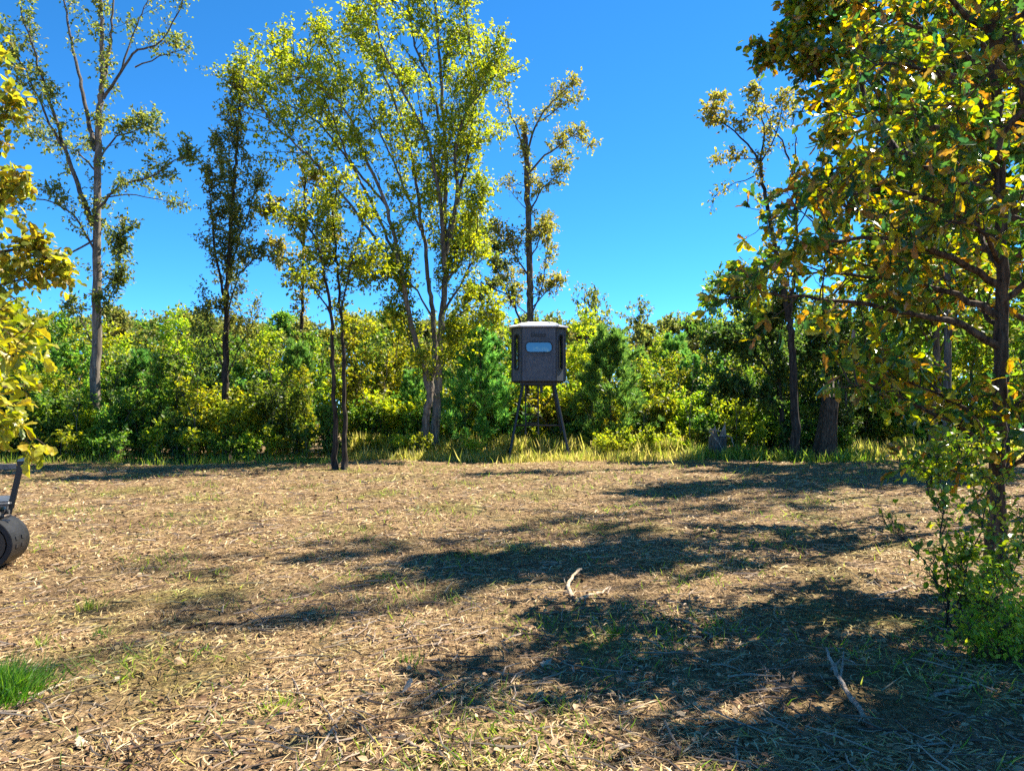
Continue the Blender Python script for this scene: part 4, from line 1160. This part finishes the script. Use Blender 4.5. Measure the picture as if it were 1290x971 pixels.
BX, BY, BZ, WH = .94, 26.6, 2.78, 1.84
bx0 = empty('hunting_blind', (BX, BY, gh(BX, BY)))
tag(bx0, 'dark charcoal raised box blind with pale roof on four splayed black legs', 'hunting blind')
half, ch = .94, .335                        # square plan with cut corners
fw = 2 * (half - ch); cw = ch * math.sqrt(2)
for k in range(8):
    a = k * R(45)                              # outward direction, starting at the side that faces the clearing (-y), turning towards +x
    d = half if k % 2 == 0 else (2 * half - ch) / math.sqrt(2)
    n = Vector((math.sin(a), -math.cos(a), 0)); w = (fw if k % 2 == 0 else cw) - .006
    hole = (0, 1.17, .44, .165, .12) if k % 2 == 0 else (0, 1.0, .085, .60, .075)
    wall = bm_obj('wall', panel(w, WH, hole), M['blind_wall'], bx0, n * d + Vector((0, 0, BZ)), a)
    fr = bm_obj('window_frame', rim(*hole[:4], hole[4], .035, .03), M['blind_dark'], wall, (0, 0, 0)); 
    pb = bmesh.new()
    bmesh.ops.create_grid(pb, x_segments=1, y_segments=1, size=.5)
    bmesh.ops.scale(pb, vec=(hole[2] * 2 + .02, hole[3] * 2 + .02, 1), verts=pb.verts); bmesh.ops.rotate(pb, cent=(0, 0, 0), matrix=Matrix.Rotation(R(90), 3, 'X'), verts=pb.verts)
    bm_obj('pane', pb, M['glass'], wall, (0, .02, hole[1]))
    if k % 2 == 0:
        bm_obj('panel_ridge', rim(0, .47, fw / 2 - .13, .40, .09, .024, .016), M['blind_wall'], wall)
        g = Geo(); g.box((0, -.012, .93), (fw - .16, .02, .018)); g.box((0, -.012, 1.45), (fw - .16, .02, .014)); g.build('moulding', M['blind_wall'], wall)
    if k == 0:
        g = Geo(); g.box((-.02, -.010, 1.585), (.50, .02, .13)); pl_ = g.build('badge', M['blind_dark'], wall)
        g = Geo()
        for q, wd in ((-.20, .055), (-.125, .05), (-.05, .055), (.025, .045), (.095, .055), (.165, .045)):      # worn raised strokes, too small to read
            g.box((q, -.024, 1.62), (wd, .008, .018)); g.box((q - wd * .3, -.024, 1.585), (.014, .0078, .085))
        g.build('badge_stroke', M['blind_wall'], wall)['kind'] = 'stuff'
    # corner post between neighbouring walls
    e = n * d + Vector((-n.y, n.x, 0)) * (w / 2 + .003)
    g = Geo(); g.tube([(e.x, e.y, BZ - .01), (e.x, e.y, BZ + WH + .005)], [.022, .022], 8); g.build('corner_seam', M['blind_dark'], bx0)
def octo(h_, c_, z): return [(x, y, z) for x, y in ((h_ - c_, -h_), (h_, -h_ + c_), (h_, h_ - c_), (h_ - c_, h_), (-h_ + c_, h_), (-h_, h_ - c_), (-h_, -h_ + c_), (-h_ + c_, -h_))]
def octo_stack(levels):
    g = Geo(); v = np.concatenate([np.array(octo(*l)) for l in levels]); n = len(levels)
    f = [(8 * i + j, 8 * i + (j + 1) % 8, 8 * i + 8 + (j + 1) % 8, 8 * i + 8 + j) for i in range(n - 1) for j in range(8)]
    g.add(v, f); g.f.append(np.arange(8)[::-1] + 0); g.c.append(np.array([8])); g.m.append(np.array([0])); g.f.append(np.arange(8) + 8 * (n - 1)); g.c.append(np.array([8])); g.m.append(np.array([0])); return g
zt = BZ + WH
octo_stack([(half + .015, ch, zt + .004), (half + .03, ch + .01, zt + .05)]).build('eaves', M['blind_dark'], bx0)
rf = octo_stack([(half + .10, ch + .03, zt + .035), (half + .10, ch + .03, zt + .075), (half * .80, ch * .9, zt + .16), (half * .62, ch * .7, zt + .255), (half * .30, ch * .4, zt + .285)]).build('roof', M['blind_roof'], bx0)
for k in range(8):
    c0 = octo(half + .10, ch + .03, zt + .078)[k]; c1 = octo(half * .62, ch * .7, zt + .258)[k]; c2 = octo(half * .80, ch * .9, zt + .163)[k]
    g = Geo(); g.tube([c0, c2, c1], [.022, .02, .014], 6); g.build('roof_rib', M['blind_roof'], rf)
octo_stack([(half - .05, ch, BZ - .03), (half - .05, ch, BZ + .03)]).build('floor', M['inside'], bx0)
g = Geo()
for sx in (-1, 1): g.box((sx * .54, 0, BZ - .085), (.07, 1.30, .105))
for sy in (-1, 1): g.box((0, sy * .54, BZ - .087), (1.30, .07, .10))
g.build('platform_frame', M['steel_black'], bx0)
g = Geo(); g.box((.05, -.45, BZ + 1.00), (.48, .05, .20)); g.build('pale_slab', plain_mat('pale_slab_mat', (.55, .55, .52)), bx0)  # added slab, gives the pale block low in the front window
top, bot = .54, 1.07
legp = {}
for sx in (-1, 1):
    for sy in (-1, 1):
        a = np.array((sx * top, sy * top, BZ - .04)); b = np.array((sx * bot, sy * bot, -.03)); legp[sx, sy] = (a, b)
        g = Geo(); g.tube([a, b], [.048, .048], 8); lg = g.build('leg', M['steel_black'], bx0)
        g = Geo(); g.box(b + np.array((0, 0, .035)), (.16, .16, .02)); g.build('foot_plate', M['steel_black'], lg)
def legat(s, z): a, b = legp[s]; t = (a[2] - z) / (a[2] - b[2]); return a + (b - a) * t
for s1, s2 in (((-1, -1), (1, -1)), ((-1, 1), (1, 1)), ((-1, -1), (-1, 1)), ((1, -1), (1, 1))):
    g = Geo(); g.tube([legat(s1, 1.22), legat(s2, 1.22)], [.022, .022], 6); g.build('cross_bar', M['steel_black'], bx0)
for s1, s2, z1, z2 in (((1, 1), (-1, 1), 2.35, .55), ((-1, 1), (1, 1), 2.35, .55), ((1, -1), (1, 1), 1.2, .1), ((-1, -1), (-1, 1), 1.2, .1)):
    g = Geo(); g.tube([legat(s1, z1) + np.array((0, -.05 if z1 > 2 and s1[0] > 0 else 0, 0)), legat(s2, z2) + np.array((0, -.05 if z1 > 2 and s1[0] > 0 else 0, 0))], [.014, .014], 6); g.build('brace', M['steel_black'], bx0)
lad = None
for xx in (-.46, -.02):
    g = Geo(); g.tube([(xx, -.62, BZ - .12), (xx, -.70, .98)], [.027, .027], 6); r_ = g.build('ladder_rail', M['steel_black'], bx0)
    g = Geo(); g.box((xx, -.70, .96), (.07, .12, .10)); g.build('rail_foot', M['steel_black'], r_)
for z in (2.45, 2.17, 1.89, 1.60, 1.30):
    yy = -.62 - (BZ - .12 - z) * .045
    g = Geo(); g.tube([(-.46, yy, z), (-.02, yy, z)], [.03, .03], 6); g.build('ladder_rung', M['steel_black'], bx0)
g = Geo(); g.box((.10, -.5, BZ - .26), (.09, .09, .28)); g.build('hanging_box', M['steel_black'], bx0)

# ------------------------------------------------------------------ black compact machine at the clearing side
M['mach'] = plain_mat('black_machine_paint', (.012, .012, .013), .32, noise=.3, nscale=9)
M['mach_grey'] = plain_mat('worn_steel', (.16, .155, .15), .38, .6, noise=.35, nscale=14, bump=.15)
M['rubber'] = plain_mat('rubber', (.014, .013, .012), .8, bump=.3, nscale=40)
mp_ = on_ground(16, 715)
mc = empty('compact_machine', (mp_[0], mp_[1], gh(mp_[0], mp_[1])), R(32))
tag(mc, 'black compact machine with roll bar and rounded steel bucket, only partly in view', 'machine')
M['bucket'] = plain_mat('worn_bucket_steel', (.013, .013, .014), .5, 0.0, .3, noise=.5, nscale=11, bump=.25)
def bevel_box(c, s, b=.03, seg=2):
    bm = bmesh.new(); bmesh.ops.create_cube(bm, size=1); bmesh.ops.scale(bm, vec=s, verts=bm.verts); bmesh.ops.translate(bm, vec=c, verts=bm.verts)
    bmesh.ops.bevel(bm, geom=bm.edges[:], offset=b, segments=seg, affect='EDGES'); return bm
bm_obj('body', bevel_box((-.70, .20, .42), (1.25, .62, .36), .05, 3), M['mach'], mc)
bm_obj('hood', bevel_box((-.62, .15, .645), (1.20, .66, .06), .025, 3), M['mach_grey'], mc)
bm_obj('hood_edge', bevel_box((-.40, -.20, .485), (.76, .03, .022), .006), M['mach_grey'], mc)
bm_obj('deck', bevel_box((-.75, .2, .22), (1.35, .55, .05), .02), M['mach'], mc)
g = Geo(); g.tube([(-.22, -.21, .53), (-.075, -.21, .53)], [.024, .024], 12); g.build('hydraulic_cylinder', M['mach_grey'], mc, True)
g = Geo(); g.tube([(-.075, -.21, .53), (-.02, -.20, .535)], [.012, .012], 8); g.build('cylinder_rod', M['dead_wood'], mc, True)
g = Geo(); g.tube(smooth_line([(-.05, -.18, .62), (-.055, -.22, .59), (-.07, -.2, .55), (-.12, -.16, .5)], 9), [.011] * 9, 7); g.build('hose', M['rubber'], mc, True)
for sy in (-.02, .56):
    g = Geo(); a, b = np.array((-.045, sy, .52)), np.array((.045, sy, 1.03)); o1 = np.array((.025, 0, 0)); o2 = np.array((0, .022, 0))
    v = [a - o1 - o2, a + o1 - o2, a + o1 + o2, a - o1 + o2, b - o1 - o2, b + o1 - o2, b + o1 + o2, b - o1 + o2]
    g.add(v, [(3, 2, 1, 0), (4, 5, 6, 7), (0, 1, 5, 4), (1, 2, 6, 5), (2, 3, 7, 6), (3, 0, 4, 7)]); g.build('roll_bar_post', M['mach'], mc)
g = Geo(); g.box((.045, .27, 1.05), (.06, .66, .035)); g.build('roll_bar_top', M['mach'], mc)
g = Geo(); g.box((-.155, -.02, 1.015), (.33, .045, .05)); g.build('roll_bar_brace', M['mach_grey'], mc)
g = Geo(); g.tube([(-.16, -.04, .66), (-.14, -.05, .97)], [.018, .016], 8); g.build('control_lever', M['mach'], mc, True)
bk = empty('bucket', (-.155, -.10, 0)); bk.parent = mc; bk.rotation_euler = (0, 0, R(-20))
def shell(profile, y0, y1, th):
    g = Geo(); p = np.array(profile); tn = np.gradient(p, axis=0); nrm = np.stack([-tn[:, 1], tn[:, 0]], 1); nrm /= np.linalg.norm(nrm, axis=1)[:, None] + 1e-9
    q = p - nrm * th; n = len(p)
    for y in (y0, y1): g.v.append(np.stack([np.concatenate([p[:, 0], q[:, 0]]), np.full(2 * n, y), np.concatenate([p[:, 1], q[:, 1]])], 1))
    f = []
    for i in range(n - 1):
        f += [(i, i + 1, 2 * n + i + 1, 2 * n + i), (n + i, 3 * n + i, 3 * n + i + 1, n + i + 1), (i, n + i, n + i + 1, i + 1), (2 * n + i, 2 * n + i + 1, 3 * n + i + 1, 3 * n + i)]
    f += [(0, 2 * n, 3 * n, n), (n - 1, 2 * n - 1, 4 * n - 1, 3 * n - 1)]
    f = np.array(f); g.f.append(f.ravel()); g.c.append(np.full(len(f), 4)); g.m.append(np.zeros(len(f), int)); g.n = 4 * n; return g
RR, ZC = .245, .265
arc = [(RR * math.sin(R(t)) * (1 - .08 * max(0, math.cos(R(t)))), ZC + RR * 1.02 * math.cos(R(t))) for t in np.linspace(25, 215, 30)]
arc = [(.035, .53), (.075, .50)] + arc
shell(arc, -.20, .20, .012).build('bucket_shell', M['bucket'], bk, False)
for y in (-.205, .195):
    shell([(x * .985, ZC + (z - ZC) * .985) for x, z in arc], y, y + .012, .045).build('cheek_plate', M['bucket'], bk)
for t in (80, 98):
    for y in (-.10, .03):
        bmb = bmesh.new(); bmesh.ops.create_cube(bmb, size=1); bmesh.ops.scale(bmb, vec=(.016, .05, .036), verts=bmb.verts); bmesh.ops.rotate(bmb, cent=(0, 0, 0), matrix=Matrix.Rotation(R(t - 90), 3, 'Y'), verts=bmb.verts)
        bm_obj('square_hole', bmb, M['blind_dark'], bk, ((RR - .002) * math.sin(R(t)), y, ZC + (RR - .002) * 1.02 * math.cos(R(t))))
g = Geo(); g.tube([(-.02, -.16, .25), (-.02, .17, .25)], [.185, .185], 24); g.build('dark_fill', M['mach'], bk, False)  # added black cylinder, stands for the shaded hollow of the bucket
g = Geo(); g.tube([(-.02, -.185, .25), (-.02, -.15, .25)], [.11, .11], 20); g.build('inner_disc', M['mach_grey'], bk, False)  # grey disc on the near end of the added cylinder
bm_obj('bucket_bracket', bevel_box((.045, -.02, .52), (.07, .24, .11), .012, 2), M['bucket'], bk)
for y in (-.12, .08):
    g = Geo(); g.tube([(.03, y, .555), (.095, y, .555)], [.02, .02], 10); g.build('bracket_pin', M['mach_grey'], bk, False)
def wheel(c, r, w, parent):
    prof = [(r * .55, -w / 2), (r * .93, -w / 2), (r, -w * .3), (r, w * .3), (r * .93, w / 2), (r * .55, w / 2)]
    g = Geo(); n = 28; v = []
    for i in range(n):
        a = i * 6.2832 / n
        for q, yy in prof: v.append((q * math.cos(a) * (1.0 if i % 2 else .985), yy, q * math.sin(a) * (1.0 if i % 2 else .985)))
    m = len(prof)
    f = [(i * m + j, i * m + j + 1, ((i + 1) % n) * m + j + 1, ((i + 1) % n) * m + j) for i in range(n) for j in range(m - 1)]
    g.add(v, f); wh = g.build('wheel', M['rubber'], parent); wh.location = c
    g = Geo(); g.tube([(0, -w * .40, 0), (0, w * .40, 0)], [r * .60, r * .60], 20); g.build('rim', M['mach_grey'], wh, False)
for c in ((-.37, -.20, .20), (-.37, .62, .20)): wheel(c, .19, .16, mc)
for c in ((-1.15, -.24, .27), (-1.15, .66, .27)): wheel(c, .27, .24, mc)
bm_obj('seat', bevel_box((-.85, .2, .72), (.42, .46, .10), .04, 3), M['mach'], mc)
bm_obj('backrest', bevel_box((-.66, .2, .92), (.10, .44, .36), .04, 3), M['mach'], mc)

# ------------------------------------------------------------------ stumps
def fluted_stump(name, label, base, h, r0, r1, lean, seed, mat, flute=.16, jag=.25):
    rng = np.random.default_rng(seed); n, m = 36, 16
    root = empty(name, base); g = Geo(); V = []
    ph = rng.uniform(0, 6.28, 4)
    for i in range(m):
        t = i / (m - 1)
        for j in range(n):
            a = j * 6.2832 / n
            fl = 1 + flute * (1 - .5 * t) * (math.sin(5 * a + ph[0]) * .6 + math.sin(8 * a + ph[1] + t) * .4) + .05 * math.sin(13 * a + 5 * t + ph[2])
            r = (r1 + (r0 - r1) * math.exp(-t * 3.2)) * fl
            z = h * t * (1 + (jag * (math.sin(3 * a + ph[3]) * .5 + rng.normal(0, .35)) if i == m - 1 else 0))
            V.append((r * math.cos(a) + lean[0] * t, r * math.sin(a) + lean[1] * t, z - .05))
    f = [(i * n + j, i * n + (j + 1) % n, (i + 1) * n + (j + 1) % n, (i + 1) * n + j) for i in range(m - 1) for j in range(n)]
    g.add(V, f); g.build('trunk', mat, root, True)
    top = np.array(V[-n:]); c = top.mean(0) - np.array((0, 0, h * .12))
    g = Geo(); g.add(np.concatenate([top * .97 + c * .03, [c]]), [(j, (j + 1) % n, n) for j in range(n)]); g.build('broken_top', M['dead_wood'], root)
    return tag(root, label, 'stump')
b = foot(1037, 578, 25.2)
fluted_stump('tree_stump', 'thick dark fluted old stump leaning under the near oak leaves', b, 2.4, .50, .26, (.36, .1), 3, M['bark_brown'])
b = foot(903, 577, 25.6)
st = fluted_stump('tree_stump', 'small grey hollow broken stump among weeds at the thicket front', b, .85, .42, .28, (.05, .05), 5, M['bark_grey'], .2, .6)
for pts in ([(-.35, -.35, .95), (-.1, -.42, .62), (.12, -.46, .2)], [(-.32, -.3, 1.0), (.0, -.34, .93), (.16, -.3, .9)], [(.25, -.3, .8), (.42, -.3, .7), (.5, -.32, .4)]):
    g = Geo(); g.tube(smooth_line(pts, 7, .01), np.linspace(.035, .012, 7), 6); g.build('splinter', M['dead_wood'], st, True)

# ------------------------------------------------------------------ sticks lying in the clearing
def stick(label, pix, r, mat, lift=.03, forks=(), h=None, tipmat=None):
    P = [on_ground(px, py) for px, py in pix]
    P = [np.array((p[0], p[1], gh(p[0], p[1]) + r * .8 + (h[i] if h else lift * (i % 2)))) for i, p in enumerate(P)]
    base = P[0]; root = empty('stick', (base[0], base[1], base[2]))
    pl = smooth_line(np.array(P) - base, 12, r * .35)
    g = Geo(); g.tube(pl, r * np.linspace(1, .55, 12) * (1 + .12 * RNG.normal(0, 1, 12)), 8); g.build('stem', mat, root, True)
    for fk in forks:
        q = [on_ground(px, py) for px, py in fk]
        q = np.array([np.array((p[0], p[1], gh(p[0], p[1]) + r * (1.2 if i == 0 else 2.0) + .03 * i)) - base for i, p in enumerate(q)])
        g = Geo(); g.tube(smooth_line(q, 7, r * .2), np.linspace(r * .6, r * .25, 7), 6); g.build('fork', mat, root, True)
    if tipmat:
        g = Geo(); g.tube([pl[0] + (pl[0] - pl[1]) * .5, pl[0] + (pl[1] - pl[0]) * .25], [r * 1.0, r * 1.25], 8); g.build('broken_end', tipmat, root)
    return tag(root, label, 'stick', 'sticks lying in the clearing')
M['red_wood'] = plain_mat('fresh_red_break', (.22, .07, .03), .8, noise=.3)
M['pale_wood'] = bark_mat('pale_stick', (.30, .21, .13), (.55, .43, .30), 12)
stick('thick grey forked stick with reddish broken end lying nearest the camera', [(1096, 925), (1070, 888), (1050, 862), (1040, 848)], .015, M['dead_wood'], 0, [[(1058, 872), (1062, 856), (1063, 846)], [(1046, 855), (1060, 850), (1080, 864)]], [0, .03, .07, .12], M['red_wood'])
stick('pale barkless stick standing curved out of the straw', [(722, 756), (716, 744), (722, 734), (733, 726)], .019, M['pale_wood'], 0, (), [0, .03, .07, .08])
stick('pale barkless stick lying flat beside the curved one', [(726, 760), (742, 752), (755, 746), (768, 738)], .017, M['pale_wood'], .01)
stick('long dark stick pointing away at the edge of the oak shade', [(905, 812), (872, 800), (845, 786), (828, 775)], .011, M['bark_brown'], .02)
stick('second dark stick crossing close beside the long dark one', [(900, 806), (868, 790), (850, 783)], .010, M['dead_wood'], .02)
stick('long pale curved stalk beside the green grass clump', [(20, 895), (60, 880), (100, 862), (150, 858)], .009, M['dead_wood'], .01)
stick('dark twig in the sunny middle of the clearing', [(265, 682), (290, 677), (312, 671), (330, 668)], .018, M['bark_brown'], .02)
stick('broken brown stick below the black machine', [(232, 790), (262, 788), (296, 788), (318, 784)], .013, M['bark_brown'], .02)
stick('straight tan stick in the sunlit straw near the bottom', [(340, 912), (372, 906), (400, 898)], .009, M['dead_wood'], .0)
stick('crossing tan stick at the sunny bottom edge', [(392, 966), (412, 940), (432, 905), (445, 893)], .007, M['dead_wood'], .02)
stick('second crossing tan stick at the sunny bottom edge', [(430, 960), (424, 938), (420, 925)], .007, M['dead_wood'], .02)
stick('grey weathered stick at the shade edge near the bottom', [(498, 930), (520, 945), (542, 955)], .014, M['dead_wood'], .0)
stick('reddish stick under the oak shade', [(640, 905), (668, 898), (695, 888)], .011, M['bark_brown'], .01)
stick('thin tan stick angled across the middle straw', [(415, 805), (440, 798), (462, 790), (480, 788)], .009, M['dead_wood'], .01)
stick('stick beside the leafy vine thicket under the oak', [(1105, 752), (1130, 748), (1150, 740)], .014, M['dead_wood'], .01)
stick('pale stick between the oak shade and the vine thicket', [(1170, 790), (1190, 800), (1205, 806)], .010, M['dead_wood'], .01)
stick('low grey root like stick in the corner shade', [(1175, 885), (1210, 878), (1230, 872)], .012, M['dead_wood'], .01)

M['pale_leaf'] = plain_mat('bleached_leaf', (.34, .26, .18), .7, noise=.35, nscale=9)
M['tan_leaf'] = plain_mat('tan_leaf', (.38, .24, .12), .7, noise=.35, nscale=9)
tv, tf = TEMPL['oak']; dry = []
rngd = np.random.default_rng(77)
for k in range(3):
    for mt in ('pale_leaf', 'tan_leaf'):
        v = tv.copy(); v[:, 1] *= 1.25; v[:, 2] = v[:, 2] * rngd.uniform(-1.2, -.4) + .5 * rngd.normal() * v[:, 0] * v[:, 1]
        g = Geo(); g.add(v, tf); dry.append(g.mesh('fallen_leaf', [M[mt]]))
for i, (px, py, sz, v, text) in enumerate(((98, 938, .11, 0, 'bleached curled leaf near the bottom corner below the grass clump'), (182, 942, .10, 2, 'pale lobed leaf lying in sunny straw below the grass clump'), (146, 872, .10, 4, 'pale leaf lying beside the long curved stalk'),
        (405, 845, .12, 0, 'pale leaf at the end of the thin tan stick'), (596, 806, .12, 2, 'bleached leaf at the tip of the oak shade'), (236, 848, .09, 1, 'tan leaf in the sunny straw'), (778, 952, .11, 4, 'grey leaf deep in the oak shade by the bottom edge'), (748, 945, .10, 3, 'tan leaf deep in the oak shade by the bottom edge'),
        (1188, 826, .12, 0, 'bleached leaf lying before the bushy shrub'), (695, 832, .11, 4, 'pale narrow leaf in the upper oak shade'), (506, 884, .10, 2, 'small bleached leaf on the green flecked straw'), (838, 838, .09, 5, 'tan leaf in a sun fleck of the oak shade'))):
    b = on_ground(px, py); o = link('fallen_leaf', dry[v]); o.location = (b[0], b[1], gh(b[0], b[1]) + .028)
    o.rotation_euler = (rngd.normal(0, .3), rngd.normal(0, .3), rngd.uniform(0, 6.28)); o.scale = (sz, sz, sz)
    tag(o, text, 'leaf', 'large fallen leaves on the clearing')

# ------------------------------------------------------------------ green clump and vine thicket close by
def clump(label, base, n, h, spread, mat, seed, name='grass_clump'):
    rng = np.random.default_rng(seed); root = empty(name, base)
    for part, k in (('blade', n),):
        r = np.abs(rng.normal(0, spread, k)); a = rng.uniform(0, 6.283, k)
        d = np.stack([np.cos(a) * r * 3.2, np.sin(a) * r * 3.2, np.ones(k)], 1) + rng.normal(0, .34, (k, 3))
        g = Geo(); leaves_geo(g, np.stack([np.cos(a) * r, np.sin(a) * r, np.full(k, -.01)], 1), d, rng.uniform(.45, 1.1, k) * h, 'fine' if n > 1000 else 'blade', rng, 0, normal=rng.normal(0, 1, (k, 3)) * np.array((1, 1, .1)))
        g.build('foliage', mat, root)
    return tag(root, label, 'grass clump', 'green clumps in the clearing')
M['fresh_blade'] = leaf_mat('fresh_blade', [(.03, .10, .012), (.06, .16, .015), (.10, .22, .02), (.16, .26, .03)], .4, .45, 0, 1.4)
b = on_ground(-6, 888); clump('thick bright green grass clump cut by the left picture edge', (b[0], b[1], gh(b[0], b[1])), 1500, .26, .11, M['fresh_blade'], 1)
b = on_ground(126, 800); clump('small bright green tuft in the sunny straw', (b[0], b[1], gh(b[0], b[1])), 50, .10, .035, M['fresh_blade'], 2)
b = on_ground(52, 815); clump('pale thin green tuft above the thick clump', (b[0], b[1], gh(b[0], b[1])), 30, .12, .05, M['green_blade'], 3)
b = on_ground(112, 762); clump('dull green tuft at the edge of a shadow', (b[0], b[1], gh(b[0], b[1])), 60, .14, .06, M['green_blade'], 4)
b = on_ground(775, 800); clump('fresh green tuft within the oak shade', (b[0], b[1], gh(b[0], b[1])), 50, .12, .05, M['fresh_blade'], 5)
b = on_ground(355, 900); clump('low yellow green tuft in the sunny foreground straw', (b[0], b[1], gh(b[0], b[1])), 60, .10, .06, M['green_blade'], 6)
b = on_ground(510, 835); clump('bright tuft beside the edge of the oak shade', (b[0], b[1], gh(b[0], b[1])), 60, .09, .07, M['fresh_blade'], 7)

M['vine_leaf'] = leaf_mat('vine_leaf', [(.09, .16, .016), (.15, .24, .02), (.24, .30, .025), (.34, .32, .03)], .45, .35, 0, 1.6)
Y = 5.5
limb_tree('leafy_shrub', 'bright green leafy vine shrub with dark upright stems beside the oak trunk', 'shrub', foot(1200, 791, Y), [
    L(Y, [(1192, 795), (1190, 720), (1186, 660), (1180, 600), (1178, 565)], .010, .003, 16, .16, .75, .1, flare=0),
    L(Y, [(1206, 795), (1214, 740), (1226, 690), (1240, 640), (1250, 610)], .009, .003, 11, .18, .8, .1, dy=.3),
    L(Y, [(1200, 795), (1180, 740), (1160, 700), (1130, 672), (1112, 660)], .006, .002, 8, .12, .25, .3, dy=-.3),
    L(Y, [(1215, 795), (1232, 750), (1252, 720), (1275, 700)], .007, .002, 9, .18, .8, .1, dy=-.3),
    L(Y, [(1205, 795), (1205, 760), (1212, 720), (1215, 690)], .007, .002, 16, .20, 1, .05, dy=-.2),
    L(Y, [(1190, 600), (1210, 575), (1235, 565)], .004, .002, 10, .15, .9, .1, dy=.3),
    L(Y, [(1185, 640), (1168, 600), (1160, 580)], .004, .002, 8, .13, .9, .1, dy=.2),
    L(Y, [(1222, 795), (1250, 690), (1258, 620), (1262, 560)], .006, .002, 9, .15, .7, .1, dy=1.2),
    L(Y, [(1225, 795), (1262, 760), (1290, 690), (1300, 640)], .006, .002, 14, .2, .8, .1, dy=.2),
], 'broad', (.035, .07), [M['vine_leaf'], M['twig']], M['bark_dark'], 'low leafy growth under the near oak', 41, n_twigs=2, per=3, twig_len=.12)
Y = 4.9
limb_tree('leafy_shrub', 'low yellow green bushy shrub cut by the picture edge under the oak', 'shrub', foot(1270, 850, Y), [
    L(Y, [(1262, 850), (1255, 810), (1245, 775), (1240, 755)], .006, .002, 9, .26, .9, .05, flare=0),
    L(Y, [(1275, 850), (1278, 800), (1285, 760), (1290, 740)], .006, .002, 9, .26, .9, .05, dy=.2),
    L(Y, [(1268, 850), (1240, 825), (1225, 800), (1215, 790)], .005, .002, 8, .22, 1, .05, dy=-.15),
    L(Y, [(1285, 850), (1310, 800), (1330, 770)], .006, .002, 18, .17, 1, .05),
    L(Y, [(1270, 850), (1262, 820), (1262, 790)], .006, .002, 9, .26, .9, .05, dy=-.3),
], 'simple', (.022, .055), [M['lime_leaf'], M['twig']], M['bark_dark'], 'low leafy growth under the near oak', 42, n_twigs=4, per=5, twig_len=.13)

# dead and leafless young stems standing among the thicket
for i, (px, Yd, top, dx) in enumerate(((95, 24.6, 470, 8), (160, 24.9, 505, -12), (243, 24.5, 455, 10), (345, 24.8, 440, -6), (478, 28.3, 430, 14), (588, 27.9, 460, -10), (742, 28.2, 470, 9), (812, 28.0, 455, -8), (868, 27.0, 430, 8), (930, 25.9, 470, -9), (1070, 27.0, 440, 6), (1150, 28.5, 430, 8))):
    b = foot(px, HOR + EYE * FPX / Yd, Yd)
    o = limb_tree('bare_sapling', None, None, b, [L(Yd, [(px, HOR + EYE * FPX / Yd), (px + dx * .3, (HOR + 60 + top) / 2), (px + dx, top)], .022, .005, 7, .55, .10, .3, dy=.2),
        L(Yd, [(px + dx * .2, 530), (px - dx * 1.2, 500), (px - dx * 1.8, 475)], .012, .004, 4, .4, .1, .3)], 'simple', (.08, .13), [M['rust_leaf'], M['twig']], M['bark_grey'], seed=300 + i, n_twigs=3, per=4)
    late(o, b[0], b[1], 'thin bare grey sapling', 'standing', 'leafless saplings along the thicket front', 'sapling')

# ------------------------------------------------------------------ labels that say which one
by = {}
for o, px, text in LATE: by.setdefault((text, o['group']), []).append((px, o))
ORD = ['', 'second', 'third', 'fourth', 'fifth', 'sixth', 'seventh', 'eighth', 'ninth', 'tenth', 'eleventh', 'twelfth']
NUM = ['', 'one', 'two', 'three', 'four', 'five', 'six', 'seven', 'eight', 'nine', 'ten', 'eleven', 'twelve']
for (text, _), lst in by.items():
    lst.sort(key=lambda q: q[0]); n = len(lst)
    for i, (px, o) in enumerate(lst):
        if n == 1: o['label'] = text
        elif n == 2: o['label'] = text + (', left of two' if i == 0 else ', right of two')
        elif i == 0: o['label'] = text + f', leftmost of {NUM[min(n, 12)]}'
        elif i == n - 1: o['label'] = text + f', rightmost of {NUM[min(n, 12)]}'
        else: o['label'] = text + f', {ORD[min(i, 11)]} from left'
